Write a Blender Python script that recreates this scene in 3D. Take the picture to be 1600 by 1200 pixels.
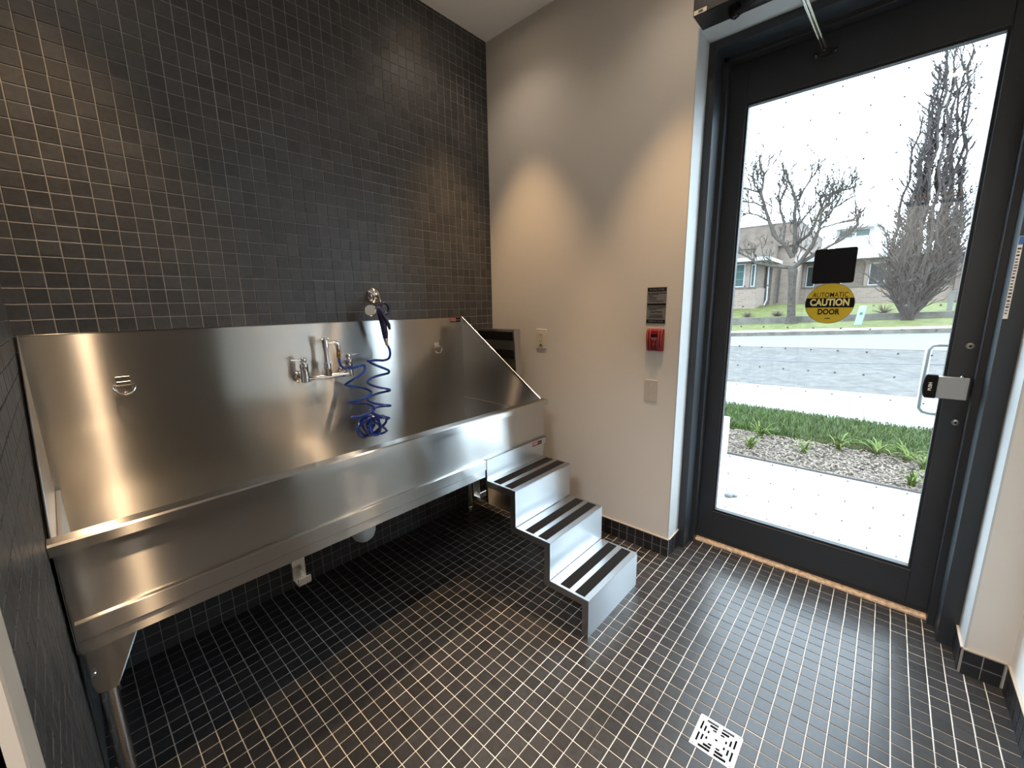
import bpy, bmesh, math, random
import numpy as np
from mathutils import Vector, Matrix
rnd = random.Random(7)
for o in list(bpy.data.objects): bpy.data.objects.remove(o, do_unlink=True)
scene = bpy.context.scene
COL = scene.collection
PI = math.pi

# ------------------------------------------------------------------ camera
CAM = np.array([-2.0955, -2.0728, 1.3894])
RM = np.array([[0.66857811, -0.74346722, -0.01611851],
               [-0.15175481, -0.11518553, -0.98168364],
               [0.72799298, 0.65877826, -0.18983525]])      # rows: right, down, forward
FPX = 643.64
cd = bpy.data.cameras.new('camera'); cam = bpy.data.objects.new('camera', cd); COL.objects.link(cam)
cd.sensor_width = 36.0; cd.lens = FPX / 1600 * 36.0; cd.clip_start = 0.01; cd.clip_end = 500
mw = Matrix.Identity(4)
for i in range(3):
    mw[i][0] = RM[0][i]; mw[i][1] = -RM[1][i]; mw[i][2] = -RM[2][i]; mw[i][3] = CAM[i]
cam.matrix_world = mw
scene.camera = cam

# ------------------------------------------------------------------ sky and exposure
w = bpy.data.worlds.new('overcast_sky'); scene.world = w; w.use_nodes = True
bg = w.node_tree.nodes['Background']
bg.inputs[0].default_value = (0.71, 0.84, 1.0, 1); bg.inputs[1].default_value = 8.8
scene.view_settings.view_transform = 'Standard'; scene.view_settings.look = 'None'
scene.view_settings.exposure = 0.60; scene.view_settings.gamma = 1.0
scene.view_settings.use_curve_mapping = False
SPOT_W = 70.0; CORRIDOR_FILL_W = 60.0
WARM = (1.0, 0.66, 0.36)

# ------------------------------------------------------------------ materials
def mat(name):
    m = bpy.data.materials.new(name); m.use_nodes = True
    return m, m.node_tree.nodes, m.node_tree.links, m.node_tree.nodes['Principled BSDF']
def plain(name, col, rough=0.5, metal=0.0, bump=0.0, bscale=200, var=0.0, spec=0.5, vscale=8):
    m, n, l, b = mat(name)
    b.inputs['Base Color'].default_value = (*col, 1); b.inputs['Roughness'].default_value = rough
    b.inputs['Metallic'].default_value = metal; b.inputs['Specular IOR Level'].default_value = spec
    g = n.new('ShaderNodeNewGeometry')
    if var:
        t = n.new('ShaderNodeTexNoise'); t.inputs['Scale'].default_value = vscale; t.inputs['Detail'].default_value = 6
        l.new(g.outputs['Position'], t.inputs['Vector'])
        r = n.new('ShaderNodeMapRange'); r.inputs[1].default_value = .3; r.inputs[2].default_value = .7
        r.inputs[3].default_value = 1 - var; r.inputs[4].default_value = 1 + var
        l.new(t.outputs['Fac'], r.inputs[0])
        mx = n.new('ShaderNodeMix'); mx.data_type = 'RGBA'; mx.blend_type = 'MULTIPLY'; mx.inputs[0].default_value = 1
        mx.inputs[6].default_value = (*col, 1); l.new(r.outputs[0], mx.inputs[7]); l.new(mx.outputs[2], b.inputs['Base Color'])
    if bump:
        t2 = n.new('ShaderNodeTexNoise'); t2.inputs['Scale'].default_value = bscale; t2.inputs['Detail'].default_value = 4
        l.new(g.outputs['Position'], t2.inputs['Vector'])
        bp = n.new('ShaderNodeBump'); bp.inputs['Strength'].default_value = bump; bp.inputs['Distance'].default_value = .002
        l.new(t2.outputs['Fac'], bp.inputs['Height']); l.new(bp.outputs[0], b.inputs['Normal'])
    return m
def mat_tile(name, base, rough, spread):
    m, n, l, b = mat(name)
    g = n.new('ShaderNodeNewGeometry')
    sc = n.new('ShaderNodeVectorMath'); sc.operation = 'SNAP'; sc.inputs[1].default_value = (.0508, .0508, .0508)
    l.new(g.outputs['Position'], sc.inputs[0])
    wn = n.new('ShaderNodeTexWhiteNoise'); wn.noise_dimensions = '3D'; l.new(sc.outputs[0], wn.inputs['Vector'])
    ns = n.new('ShaderNodeTexNoise'); ns.inputs['Scale'].default_value = 55; ns.inputs['Detail'].default_value = 8
    ns.inputs['Roughness'].default_value = .7; l.new(g.outputs['Position'], ns.inputs['Vector'])
    r1 = n.new('ShaderNodeMapRange'); r1.inputs[3].default_value = 1 - spread; r1.inputs[4].default_value = 1 + spread; l.new(wn.outputs['Value'], r1.inputs[0])
    r2 = n.new('ShaderNodeMapRange'); r2.inputs[1].default_value = .3; r2.inputs[2].default_value = .7
    r2.inputs[3].default_value = .7; r2.inputs[4].default_value = 1.3; l.new(ns.outputs['Fac'], r2.inputs[0])
    mu = n.new('ShaderNodeMath'); mu.operation = 'MULTIPLY'; l.new(r1.outputs[0], mu.inputs[0]); l.new(r2.outputs[0], mu.inputs[1])
    mx = n.new('ShaderNodeMix'); mx.data_type = 'RGBA'; mx.blend_type = 'MULTIPLY'; mx.inputs[0].default_value = 1
    mx.inputs[6].default_value = (*base, 1); l.new(mu.outputs[0], mx.inputs[7]); l.new(mx.outputs[2], b.inputs['Base Color'])
    r3 = n.new('ShaderNodeMapRange'); r3.inputs[3].default_value = rough - .05; r3.inputs[4].default_value = rough + .1
    l.new(ns.outputs['Fac'], r3.inputs[0]); l.new(r3.outputs[0], b.inputs['Roughness'])
    bp = n.new('ShaderNodeBump'); bp.inputs['Strength'].default_value = .12; bp.inputs['Distance'].default_value = .001
    l.new(ns.outputs['Fac'], bp.inputs['Height']); l.new(bp.outputs[0], b.inputs['Normal'])
    return m
def mat_steel(name, col=(.56, .55, .53), wide=.28, aniso=.85, tight=.15, mix=.52, brush=(1, 0, 0)):
    m, n, l, b = mat(name); n.remove(b); out = n['Material Output']
    g = n.new('ShaderNodeNewGeometry'); sh = []
    # brushing direction laid into the surface: N x (d x N)
    c1 = n.new('ShaderNodeVectorMath'); c1.operation = 'CROSS_PRODUCT'; c1.inputs[0].default_value = (brush[0], brush[1] + .04, brush[2] + .02); l.new(g.outputs['Normal'], c1.inputs[1])
    c2 = n.new('ShaderNodeVectorMath'); c2.operation = 'CROSS_PRODUCT'; l.new(g.outputs['Normal'], c2.inputs[0]); l.new(c1.outputs[0], c2.inputs[1])
    for ro, an in ((tight, .35), (wide, aniso)):
        q = n.new('ShaderNodeBsdfAnisotropic'); q.distribution = 'GGX'; q.inputs['Color'].default_value = (*col, 1)
        q.inputs['Roughness'].default_value = ro; q.inputs['Anisotropy'].default_value = an; l.new(c2.outputs[0], q.inputs['Tangent']); sh.append(q)
    mx = n.new('ShaderNodeMixShader'); mx.inputs[0].default_value = mix
    l.new(sh[0].outputs[0], mx.inputs[1]); l.new(sh[1].outputs[0], mx.inputs[2]); l.new(mx.outputs[0], out.inputs[0])
    return m
def mat_glass(name):
    m, n, l, b = mat(name); n.remove(b)
    out = n['Material Output']
    tr = n.new('ShaderNodeBsdfTransparent'); tr.inputs[0].default_value = (.93, .96, .95, 1)
    gl = n.new('ShaderNodeBsdfGlossy'); gl.inputs['Roughness'].default_value = .01
    lw = n.new('ShaderNodeLayerWeight'); lw.inputs['Blend'].default_value = .5
    pw = n.new('ShaderNodeMath'); pw.operation = 'POWER'; pw.inputs[1].default_value = 5; l.new(lw.outputs['Facing'], pw.inputs[0])
    fr = n.new('ShaderNodeMath'); fr.operation = 'MULTIPLY_ADD'; fr.inputs[1].default_value = .94; fr.inputs[2].default_value = .035; l.new(pw.outputs[0], fr.inputs[0])
    mx = n.new('ShaderNodeMixShader'); l.new(fr.outputs[0], mx.inputs[0]); l.new(tr.outputs[0], mx.inputs[1]); l.new(gl.outputs[0], mx.inputs[2])
    l.new(mx.outputs[0], out.inputs[0])
    return m
def mat_emit(name, col, s):
    m, n, l, b = mat(name)
    b.inputs['Base Color'].default_value = (.8, .8, .8, 1)
    b.inputs['Emission Color'].default_value = (*col, 1); b.inputs['Emission Strength'].default_value = s
    return m
def mat_brick(name, c1, c2, mortar, scale=1.0):
    m, n, l, b = mat(name)
    g = n.new('ShaderNodeNewGeometry'); sx = n.new('ShaderNodeSeparateXYZ'); l.new(g.outputs['Position'], sx.inputs[0])
    ad = n.new('ShaderNodeMath'); ad.operation = 'ADD'; l.new(sx.outputs[0], ad.inputs[0]); l.new(sx.outputs[1], ad.inputs[1])
    cb = n.new('ShaderNodeCombineXYZ'); l.new(ad.outputs[0], cb.inputs[0]); l.new(sx.outputs[2], cb.inputs[1])
    br = n.new('ShaderNodeTexBrick'); l.new(cb.outputs[0], br.inputs['Vector'])
    br.inputs['Color1'].default_value = (*c1, 1); br.inputs['Color2'].default_value = (*c2, 1); br.inputs['Mortar'].default_value = (*mortar, 1)
    br.inputs['Scale'].default_value = scale; br.inputs['Brick Width'].default_value = .3; br.inputs['Row Height'].default_value = .1
    br.inputs['Mortar Size'].default_value = .012
    l.new(br.outputs['Color'], b.inputs['Base Color']); b.inputs['Roughness'].default_value = .85
    return m
def mat_ground(name, c1, c2, scale, rough=.9, bump=.3, detail=8):
    m, n, l, b = mat(name)
    g = n.new('ShaderNodeNewGeometry'); t = n.new('ShaderNodeTexNoise'); t.inputs['Scale'].default_value = scale; t.inputs['Detail'].default_value = detail
    t.inputs['Roughness'].default_value = .65
    l.new(g.outputs['Position'], t.inputs['Vector'])
    cr = n.new('ShaderNodeValToRGB'); cr.color_ramp.elements[0].position = .35; cr.color_ramp.elements[1].position = .68
    cr.color_ramp.elements[0].color = (*c1, 1); cr.color_ramp.elements[1].color = (*c2, 1)
    l.new(t.outputs['Fac'], cr.inputs[0]); l.new(cr.outputs[0], b.inputs['Base Color'])
    b.inputs['Roughness'].default_value = rough; b.inputs['Specular IOR Level'].default_value = .2
    bp = n.new('ShaderNodeBump'); bp.inputs['Strength'].default_value = bump; bp.inputs['Distance'].default_value = .02
    l.new(t.outputs['Fac'], bp.inputs['Height']); l.new(bp.outputs[0], b.inputs['Normal'])
    return m

M = {}
M['wall_tile'] = mat_tile('charcoal_wall_tile', (.042, .041, .040), .44, .28)
M['floor_tile'] = mat_tile('charcoal_floor_tile', (.029, .029, .030), .30, .22)
M['floor_tile'].node_tree.nodes['Principled BSDF'].inputs['Specular IOR Level'].default_value = .38
M['base_tile'] = mat_tile('black_base_tile', (.016, .016, .018), .3, .2)
M['wall_grout'] = plain('grey_wall_grout', (.30, .29, .27), .9)
M['floor_grout'] = plain('sand_floor_grout', (.74, .70, .64), .9, var=.2, vscale=5)
M['paint'] = plain('greige_wall_paint', (.60, .56, .505), .75, bump=.12, bscale=350, spec=.25)
M['right_paint'] = plain('off_white_wall_paint', (.87, .86, .83), .7, bump=.1, bscale=350, spec=.25)
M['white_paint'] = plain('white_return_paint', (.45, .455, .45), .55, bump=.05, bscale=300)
M['ceiling'] = plain('ceiling_paint', (.87, .86, .845), .85)
M['steel'] = mat_steel('brushed_stainless')
M['steel_dull'] = mat_steel('stainless_floor', wide=.42, tight=.3)
M['alu'] = mat_steel('satin_steel_steps', col=(.54, .55, .555), wide=.34, aniso=.70, tight=.22, mix=.6)
M['flange'] = mat_steel('shaded_step_steel', col=(.20, .19, .18), wide=.4, aniso=.5, tight=.3)  # same metal as the steps, the flange's shade put into a darker colour
M['chrome'] = plain('chrome', (.78, .78, .78), .07, 1.0)
M['bright_steel'] = plain('polished_steel', (.72, .70, .66), .2, 1.0)
M['brass'] = plain('brass', (.72, .45, .17), .25, 1.0)
M['hose'] = plain('blue_hose_plastic', (.018, .055, .30), .22)
M['purple'] = plain('dark_purple_grip', (.022, .018, .07), .4)
M['black_rubber'] = plain('black_rubber', (.012, .012, .013), .6)
M['grip'] = plain('black_grit_tape', (.010, .0095, .0095), .95, bump=.4, bscale=900, spec=.15)
M['frame'] = plain('charcoal_aluminium', (.019, .023, .028), .38, 0.0, spec=.6)
M['frame_in'] = plain('dark_gasket', (.010, .011, .013), .6)
M['glass'] = mat_glass('door_glass')
M['sill'] = plain('wood_sill', (.62, .47, .33), .7, var=.4, vscale=60)
M['red'] = plain('red_enamel', (.20, .006, .012), .3)
M['red_light'] = plain('worn_red_rib', (.40, .075, .075), .3)
M['dark_red'] = plain('dark_red', (.10, .006, .012), .35)
M['plate'] = plain('ivory_plate', (.60, .54, .43), .4)
M['plate_grey'] = plain('painted_cover_plate', (.46, .415, .35), .45)
M['slot'] = plain('dark_slot', (.05, .04, .035), .6)
M['plaque'] = plain('grey_plaque', (.155, .155, .155), .4, .0)
M['black'] = plain('matte_black', (.005, .005, .006), .7, spec=.2)
M['near_black'] = plain('satin_black', (.014, .013, .014), .35)
M['white'] = plain('white_print', (.82, .82, .80), .5)
M['yellow'] = plain('yellow_vinyl', (.62, .44, .012), .45)
M['pale_yellow'] = plain('pale_yellow_print', (.80, .70, .30), .5)
M['pink'] = plain('faded_red_print', (.55, .12, .13), .5)
M['blue_print'] = plain('blue_print', (.06, .16, .45), .5)
M['pvc'] = plain('grey_white_pvc', (.55, .57, .58), .4)
M['nickel'] = plain('satin_nickel_plate', (.42, .43, .43), .34, .85)
M['pull'] = plain('satin_steel_pull', (.62, .68, .70), .35, .8)
M['grate'] = plain('drain_steel', (.62, .62, .62), .4, .5)
M['door_brown'] = plain('dark_brown_door', (.055, .042, .032), .5, var=.2, vscale=3)
M['jamb_beige'] = plain('beige_steel_jamb', (.50, .44, .37), .5)
M['corridor'] = plain('corridor_paint', (.42, .38, .33), .8)
M['corridor_floor'] = plain('corridor_floor', (.12, .11, .10), .5)
M['concrete'] = mat_ground('pale_concrete', (.36, .36, .35), (.44, .44, .43), 6, bump=.1)
M['walk'] = mat_ground('pale_sidewalk', (.36, .36, .355), (.44, .44, .43), 4, bump=.1)
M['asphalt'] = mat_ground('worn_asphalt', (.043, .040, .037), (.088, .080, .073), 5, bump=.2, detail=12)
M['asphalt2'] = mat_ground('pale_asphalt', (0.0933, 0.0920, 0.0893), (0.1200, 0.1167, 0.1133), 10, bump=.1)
M['crack'] = plain('tar_crack', (.06, .06, .063), .8)
M['soil'] = mat_ground('mulch_soil', (.050, .036, .026), (.10, .078, .058), 60, bump=.6)
M['chip'] = plain('mulch_chip', (.125, .094, .070), .9, var=.5, vscale=90)
M['lawn'] = mat_ground('lawn_soil', (.014, .022, .002), (.032, .045, .006), 30, bump=.5)
M['far_lawn'] = mat_ground('far_lawn', (.034, .050, .006), (.098, .092, .030), 3.5, bump=.5, detail=12)
M['blade'] = plain('grass_blade', (.036, .060, .0045), .6, var=.45, vscale=12)
M['weed'] = plain('daylily_leaf', (.060, .085, .013), .7, var=.25, vscale=20, spec=.2)
M['retain'] = mat_ground('weathered_concrete', (.055, .050, .042), (.105, .097, .083), 3, bump=.2)
M['bark'] = plain('grey_bark', (.044, .037, .031), .9, var=.3, vscale=10, spec=.1)
M['bark2'] = plain('poplar_bark', (.036, .030, .028), .9, var=.3, vscale=10, spec=.1)
M['brick_pale'] = mat_brick('buff_brick', (.135, .094, .070), (.165, .122, .094), (.16, .135, .112))
M['brick_brown'] = mat_brick('brown_brick', (.068, .047, .035), (.090, .065, .048), (.10, .08, .063))
M['roof'] = plain('brown_roof_band', (.078, .057, .043), .9, var=.25, vscale=3)
M['fascia'] = plain('white_fascia', (.24, .25, .25), .6)
M['teal_glass'] = plain('teal_window_glass', (.030, .052, .048), .5, spec=.15)
M['dark_glass'] = plain('dark_window_glass', (.012, .016, .017), .5, spec=.12)
M['teal_trim'] = plain('green_trim', (.03, .075, .07), .6)
M['util'] = plain('pale_green_enclosure', (.13, .175, .15), .5)
M['util_dark'] = plain('dark_green_label', (.01, .045, .025), .5)
M['post'] = plain('grey_post', (.11, .108, .10), .8)
M['rock'] = plain('garden_stone', (.12, .118, .112), .9, bump=.5, bscale=30)
M['shrub'] = plain('dry_shrub', (.075, .05, .038), .9, var=.3, vscale=20)

# ------------------------------------------------------------------ mesh helpers
def tag(o, label=None, cat=None, group=None, kind=None):
    if label: o['label'] = label
    if cat: o['category'] = cat
    if group: o['group'] = group
    if kind: o['kind'] = kind
    return o
def thing(name, label, cat, loc=(0, 0, 0), group=None):
    o = bpy.data.objects.new(name, None); COL.objects.link(o); o.location = loc; o.empty_display_size = .05
    return tag(o, label, cat, group)
def wloc(o):
    p = Vector((0, 0, 0))
    while o is not None: p += o.location; o = o.parent
    return p
class MB:
    def __init__(s): s.v = []; s.f = []
    def add(s, vs, fs):
        k = len(s.v); s.v += [tuple(map(float, q)) for q in vs]; s.f += [tuple(i + k for i in q) for q in fs]; return s
    def box(s, x0, x1, y0, y1, z0, z1):
        x0, x1 = sorted((x0, x1)); y0, y1 = sorted((y0, y1)); z0, z1 = sorted((z0, z1))
        return s.add([(x0, y0, z0), (x1, y0, z0), (x1, y1, z0), (x0, y1, z0), (x0, y0, z1), (x1, y0, z1), (x1, y1, z1), (x0, y1, z1)],
                     [(3, 2, 1, 0), (4, 5, 6, 7), (0, 1, 5, 4), (1, 2, 6, 5), (2, 3, 7, 6), (3, 0, 4, 7)])
    def prism(s, poly, axis, a, b):
        n = len(poly); vs = []
        for t in (a, b):
            for p, q in poly:
                vs.append((t, p, q) if axis == 0 else (p, t, q) if axis == 1 else (p, q, t))
        return s.add(vs, [tuple(range(n)), tuple(range(2 * n - 1, n - 1, -1))] + [(i, i + n, (i + 1) % n + n, (i + 1) % n) for i in range(n)])
    def obox(s, c, ax, ay, az):           # oriented box: centre and three half-axis vectors
        c, ax, ay, az = map(Vector, (c, ax, ay, az))
        vs = [c + sx * ax + sy * ay + sz * az for sz in (-1, 1) for sx, sy in ((-1, -1), (1, -1), (1, 1), (-1, 1))]
        return s.add(vs, [(3, 2, 1, 0), (4, 5, 6, 7), (0, 1, 5, 4), (1, 2, 6, 5), (2, 3, 7, 6), (3, 0, 4, 7)])
    def tube(s, pts, r, n=10, cap=True, closed=False):
        pts = [Vector(p) for p in pts]; m = len(pts); rs = r if isinstance(r, (list, tuple)) else [r] * m
        T = []
        for i in range(m):
            a = pts[(i - 1) % m] if closed else pts[max(i - 1, 0)]; b = pts[(i + 1) % m] if closed else pts[min(i + 1, m - 1)]
            t = b - a; T.append(t.normalized() if t.length > 1e-9 else Vector((0, 0, 1)))
        u = T[0].orthogonal().normalized(); vs = []
        for i in range(m):
            u = u - T[i] * u.dot(T[i]); u = u.normalized() if u.length > 1e-6 else T[i].orthogonal().normalized()
            w_ = T[i].cross(u)
            for k in range(n):
                a = 2 * PI * k / n; vs.append(pts[i] + (u * math.cos(a) + w_ * math.sin(a)) * rs[i])
        fs = []
        for i in range(m if closed else m - 1):
            j = (i + 1) % m
            for k in range(n): fs.append((i * n + k, i * n + (k + 1) % n, j * n + (k + 1) % n, j * n + k))
        if cap and not closed: fs += [tuple(range(n - 1, -1, -1)), tuple((m - 1) * n + k for k in range(n))]
        return s.add(vs, fs)
    def lathe(s, prof, o, axis=(0, 0, 1), n=20):
        o = Vector(o); ax = Vector(axis).normalized(); u = ax.orthogonal().normalized(); w_ = ax.cross(u)
        vs = []; m = len(prof)
        for r, h in prof:
            for k in range(n):
                a = 2 * PI * k / n; vs.append(o + ax * h + (u * math.cos(a) + w_ * math.sin(a)) * max(r, 1e-5))
        fs = [(i * n + k, i * n + (k + 1) % n, (i + 1) * n + (k + 1) % n, (i + 1) * n + k) for i in range(m - 1) for k in range(n)]
        fs += [tuple(range(n - 1, -1, -1)), tuple((m - 1) * n + k for k in range(n))]
        return s.add(vs, fs)
    def build(s, name, m, parent=None, smooth=False, bevel=0.0, seg=1, loc=None):
        off = wloc(parent) if parent is not None else Vector(loc or (0, 0, 0))
        me = bpy.data.meshes.new(name)
        me.from_pydata([(x - off.x, y - off.y, z - off.z) for x, y, z in s.v], [], s.f)
        bm = bmesh.new(); bm.from_mesh(me)
        bmesh.ops.recalc_face_normals(bm, faces=bm.faces)
        if bevel:
            es = [e for e in bm.edges if len(e.link_faces) == 2 and e.calc_face_angle(0) > .5]
            bmesh.ops.bevel(bm, geom=es, offset=bevel, segments=seg, profile=.5, affect='EDGES', clamp_overlap=True)
        bm.to_mesh(me); bm.free()
        me.materials.append(M[m] if isinstance(m, str) else m)
        if smooth:
            me.polygons.foreach_set('use_smooth', [True] * len(me.polygons)); me.set_sharp_from_angle(angle=.7)
        o = bpy.data.objects.new(name, me); COL.objects.link(o)
        if parent is not None: o.parent = parent
        else: o.location = off
        return o
def text_part(s, size, mtx, m, parent, name='lettering', bold=0.0, sx=1.0):
    cu = bpy.data.curves.new('t', 'FONT'); cu.body = s; cu.size = size; cu.align_x = 'CENTER'; cu.align_y = 'CENTER'; cu.offset = bold
    cu.resolution_u = 3
    t = bpy.data.objects.new('t', cu); COL.objects.link(t)
    bpy.context.view_layer.update()
    me = bpy.data.meshes.new_from_object(t.evaluated_get(bpy.context.evaluated_depsgraph_get()))
    bpy.data.objects.remove(t, do_unlink=True); bpy.data.curves.remove(cu)
    me.name = name; me.transform(Matrix.Diagonal((sx, 1, 1, 1))); me.transform(mtx); me.transform(Matrix.Translation(-wloc(parent)))
    me.materials.clear(); me.materials.append(M[m])
    o = bpy.data.objects.new(name, me); COL.objects.link(o); o.parent = parent
    return o
def frame_mtx(o, right, up):
    r = Vector(right).normalized(); u = Vector(up).normalized(); n = r.cross(u)
    mt = Matrix.Identity(4)
    for i in range(3): mt[i][0] = r[i]; mt[i][1] = u[i]; mt[i][2] = n[i]; mt[i][3] = o[i]
    return mt
def project(P):
    q = RM @ (np.array(P) - CAM)
    return (None if q[2] < .03 else (800 + FPX * q[0] / q[2], 600 + FPX * q[1] / q[2]))

TM = 0.0508                         # tile module
GR = 0.0028                         # grout joint
def tile_mesh(name, U, V, N, a, b, h, ch=.0012):
    U, V, N = Vector(U), Vector(V), Vector(N); vs = []
    for z, k in ((-.001, 0), (h - ch * .7, 0), (h, ch)):
        for su, sv in ((-1, -1), (1, -1), (1, 1), (-1, 1)): vs.append(U * su * (a - k) + V * sv * (b - k) + N * z)
    fs = [(8, 9, 10, 11)] + [(r * 4 + i, r * 4 + (i + 1) % 4, r * 4 + 4 + (i + 1) % 4, r * 4 + 4 + i) for r in (0, 1) for i in range(4)]
    return vs, fs
def tile_field(parent, m, O, U, V, N, u0, u1, v0, v1, pu, pv, vis, nmax=300, hole=None, h=.0022, seed=1, skip=None):
    R_ = random.Random(seed); O, U, V, N = map(Vector, (O, U, V, N))
    full = bpy.data.meshes.new('tile'); vs, fs = tile_mesh('tile', U, V, N, (TM - GR) / 2, (TM - GR) / 2, h)
    full.from_pydata([tuple(q) for q in vs], [], fs); full.materials.append(M[m])
    bmx = bmesh.new(); bmx.from_mesh(full); bmesh.ops.recalc_face_normals(bmx, faces=bmx.faces)
    bmx.faces.ensure_lookup_table()
    if bmx.faces[0].normal.dot(N) < 0: bmesh.ops.reverse_faces(bmx, faces=bmx.faces)
    bmx.to_mesh(full); bmx.free()
    sheet = {}
    cells = []
    for i in range(int(math.floor((u0 - pu) / TM)), int(math.ceil((u1 - pu) / TM))):
        for j in range(int(math.floor((v0 - pv) / TM)), int(math.ceil((v1 - pv) / TM))):
            a0, a1 = max(u0, pu + i * TM + GR / 2), min(u1, pu + (i + 1) * TM - GR / 2)
            b0, b1 = max(v0, pv + j * TM + GR / 2), min(v1, pv + (j + 1) * TM - GR / 2)
            rects = [(a0, a1, b0, b1)]
            for (h0, h1, g0, g1) in (hole or []):
                if a1 > h0 and a0 < h1 and b1 > g0 and b0 < g1:
                    m0, m1 = max(a0, h0), min(a1, h1)
                    rects = [(a0, m0, b0, b1), (m1, a1, b0, b1), (m0, m1, b0, g0), (m0, m1, g1, b1)]
            for a0, a1, b0, b1 in rects:
                if a1 - a0 < .006 or b1 - b0 < .006: continue
                key = (i // 6, j // 6)
                if key not in sheet: sheet[key] = (R_.uniform(-.0007, .0007), R_.uniform(-.0007, .0007))
                c = O + U * ((a0 + a1) / 2) + V * ((b0 + b1) / 2)
                full_t = (a1 - a0) > TM - GR - 1e-4 and (b1 - b0) > TM - GR - 1e-4
                ju, jv = (sheet[key][0] + R_.uniform(-.0003, .0003), sheet[key][1] + R_.uniform(-.0003, .0003)) if full_t else (0, 0)
                pos = c + U * ju + V * jv + N * R_.uniform(-.0002, .0002)
                tilt = (R_.gauss(0, .004), R_.gauss(0, .004))
                area = 0
                if vis(c):
                    P = [project(O + U * uu + V * vv) for uu, vv in ((a0, b0), (a1, b0), (a1, b1), (a0, b1))]
                    if all(P) and 0 <= sum(q[0] for q in P) / 4 <= 1600 and 0 <= sum(q[1] for q in P) / 4 <= 1200:
                        area = abs(sum(P[k][0] * P[(k + 1) % 4][1] - P[(k + 1) % 4][0] * P[k][1] for k in range(4))) / 2
                cells.append((area, pos, tilt, (a1 - a0) / (TM - GR), (b1 - b0) / (TM - GR)))
    cells.sort(key=lambda q: -q[0])
    K = MB()
    for k, (area, pos, tilt, su, sv) in enumerate(cells):
        rot = Matrix.Rotation(tilt[0], 4, U) @ Matrix.Rotation(tilt[1], 4, V)
        scl = [1, 1, 1]
        for ax in range(3):
            if abs(U[ax]) > .5: scl[ax] = su
            if abs(V[ax]) > .5: scl[ax] = sv
        if k < nmax and area > 60:
            o = bpy.data.objects.new('tile', full); COL.objects.link(o); o.parent = parent
            o.location = pos - wloc(parent); o.rotation_euler = rot.to_euler(); o.scale = scl
        else:
            mt = Matrix.Translation(pos) @ rot @ Matrix.Diagonal((*scl, 1))
            K.add([mt @ q.co for q in full.vertices], [tuple(p.vertices) for p in full.polygons])
    if K.f:
        me = bpy.data.meshes.new('tile_field'); off = wloc(parent)
        me.from_pydata([(a - off.x, b - off.y, c - off.z) for a, b, c in K.v], [], K.f); me.materials.append(M[m])
        o = bpy.data.objects.new('tile_field', me); COL.objects.link(o); o.parent = parent; o['kind'] = 'stuff'

# ------------------------------------------------------------------ room shell
LX, RY, HZ = -2.182, -2.54, 3.005      # left wall x, right wall y, ceiling z
OY0, OY1, OZ = -1.3125, -2.43, 2.562   # street door opening in the end wall
DY0, DY1 = -1.53, -2.47                # corridor doorway in the left wall
def struct(o): o['kind'] = 'structure'; return o
DR = (-.928, -.803, -1.884, -1.756)    # floor drain rectangle
fl = MB()
fl.box(LX - .12, DR[0], RY - .2, .15, -.15, 0).box(DR[1], .27, RY - .2, .15, -.15, 0)
fl.box(DR[0], DR[1], RY - .2, DR[2], -.15, 0).box(DR[0], DR[1], DR[3], .15, -.15, 0).box(DR[0], DR[1], DR[2], DR[3], -.15, -.02)
fl.box(.27, .36, OY1, OY0, -.15, -.002)
floor = struct(fl.build('floor', 'floor_grout'))
def vis_floor(c):
    c = np.array(c)
    if c[1] > -.70:
        t = (-.70 - CAM[1]) / (c[1] - CAM[1]); z = CAM[2] + t * (c[2] - CAM[2])
        if z > .56: return False
    for yy, zz in ((-1.29, .178), (-1.09, .362), (-.89, .543)):
        if c[1] > yy:
            t = (yy - CAM[1]) / (c[1] - CAM[1]); q = CAM + t * (c - CAM)
            if -.78 < q[0] < -.335 and q[2] < zz: return False
    return True
tile_field(floor, 'floor_tile', (0, 0, 0), (1, 0, 0), (0, 1, 0), (0, 0, 1), LX, -.001, RY + .001, -.001, 0, 0, vis_floor,
           hole=[(DR[0] - .001, DR[1] + .001, DR[2] - .001, DR[3] + .001)], seed=3)
K0 = [o for o in floor.children]
tile_field(floor, 'floor_tile', (0, 0, 0), (1, 0, 0), (0, 1, 0), (0, 0, 1), .001, .272, OY1 + .004, OY0 - .004, 0, 0, lambda c: False, seed=4)

wb = struct(MB().box(LX - .12, .15, 0, .15, -.15, HZ + .1).build('wall_back', 'wall_grout'))
def vis_back(c):
    if c[2] > 1.34: return True
    t = (-.70 - CAM[1]) / (c[1] - CAM[1]); z = CAM[2] + t * (c[2] - CAM[2])
    return z < .55
tile_field(wb, 'wall_tile', (0, 0, 0), (1, 0, 0), (0, 0, 1), (0, -1, 0), LX, -.001, 0, HZ, 0, -.1266 * TM, vis_back, seed=5)

wl = MB()
wl.box(LX - .12, LX, DY0, 0, 0, HZ + .1).box(LX - .12, LX, DY1, DY0, 2.15, HZ + .1).box(LX - .12, LX, RY - .15, DY1, 0, HZ + .1)
wl = struct(wl.build('wall_left', 'wall_grout'))
def vis_left(c):
    y, z = c[1], c[2]
    if y > -.70:
        if .56 < z < 1.316 + (y + .02) * (.454 / .64): return False
    return True
tile_field(wl, 'wall_tile', (LX, 0, 0), (0, 1, 0), (0, 0, 1), (1, 0, 0), -1.457, -.003, 0, HZ, 0, -.1266 * TM, vis_left, seed=6)
tile_field(wl, 'wall_tile', (LX, 0, 0), (0, 1, 0), (0, 0, 1), (1, 0, 0), RY, -1.457, 2.225, HZ, 0, -.1266 * TM, lambda c: False, seed=8)

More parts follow.
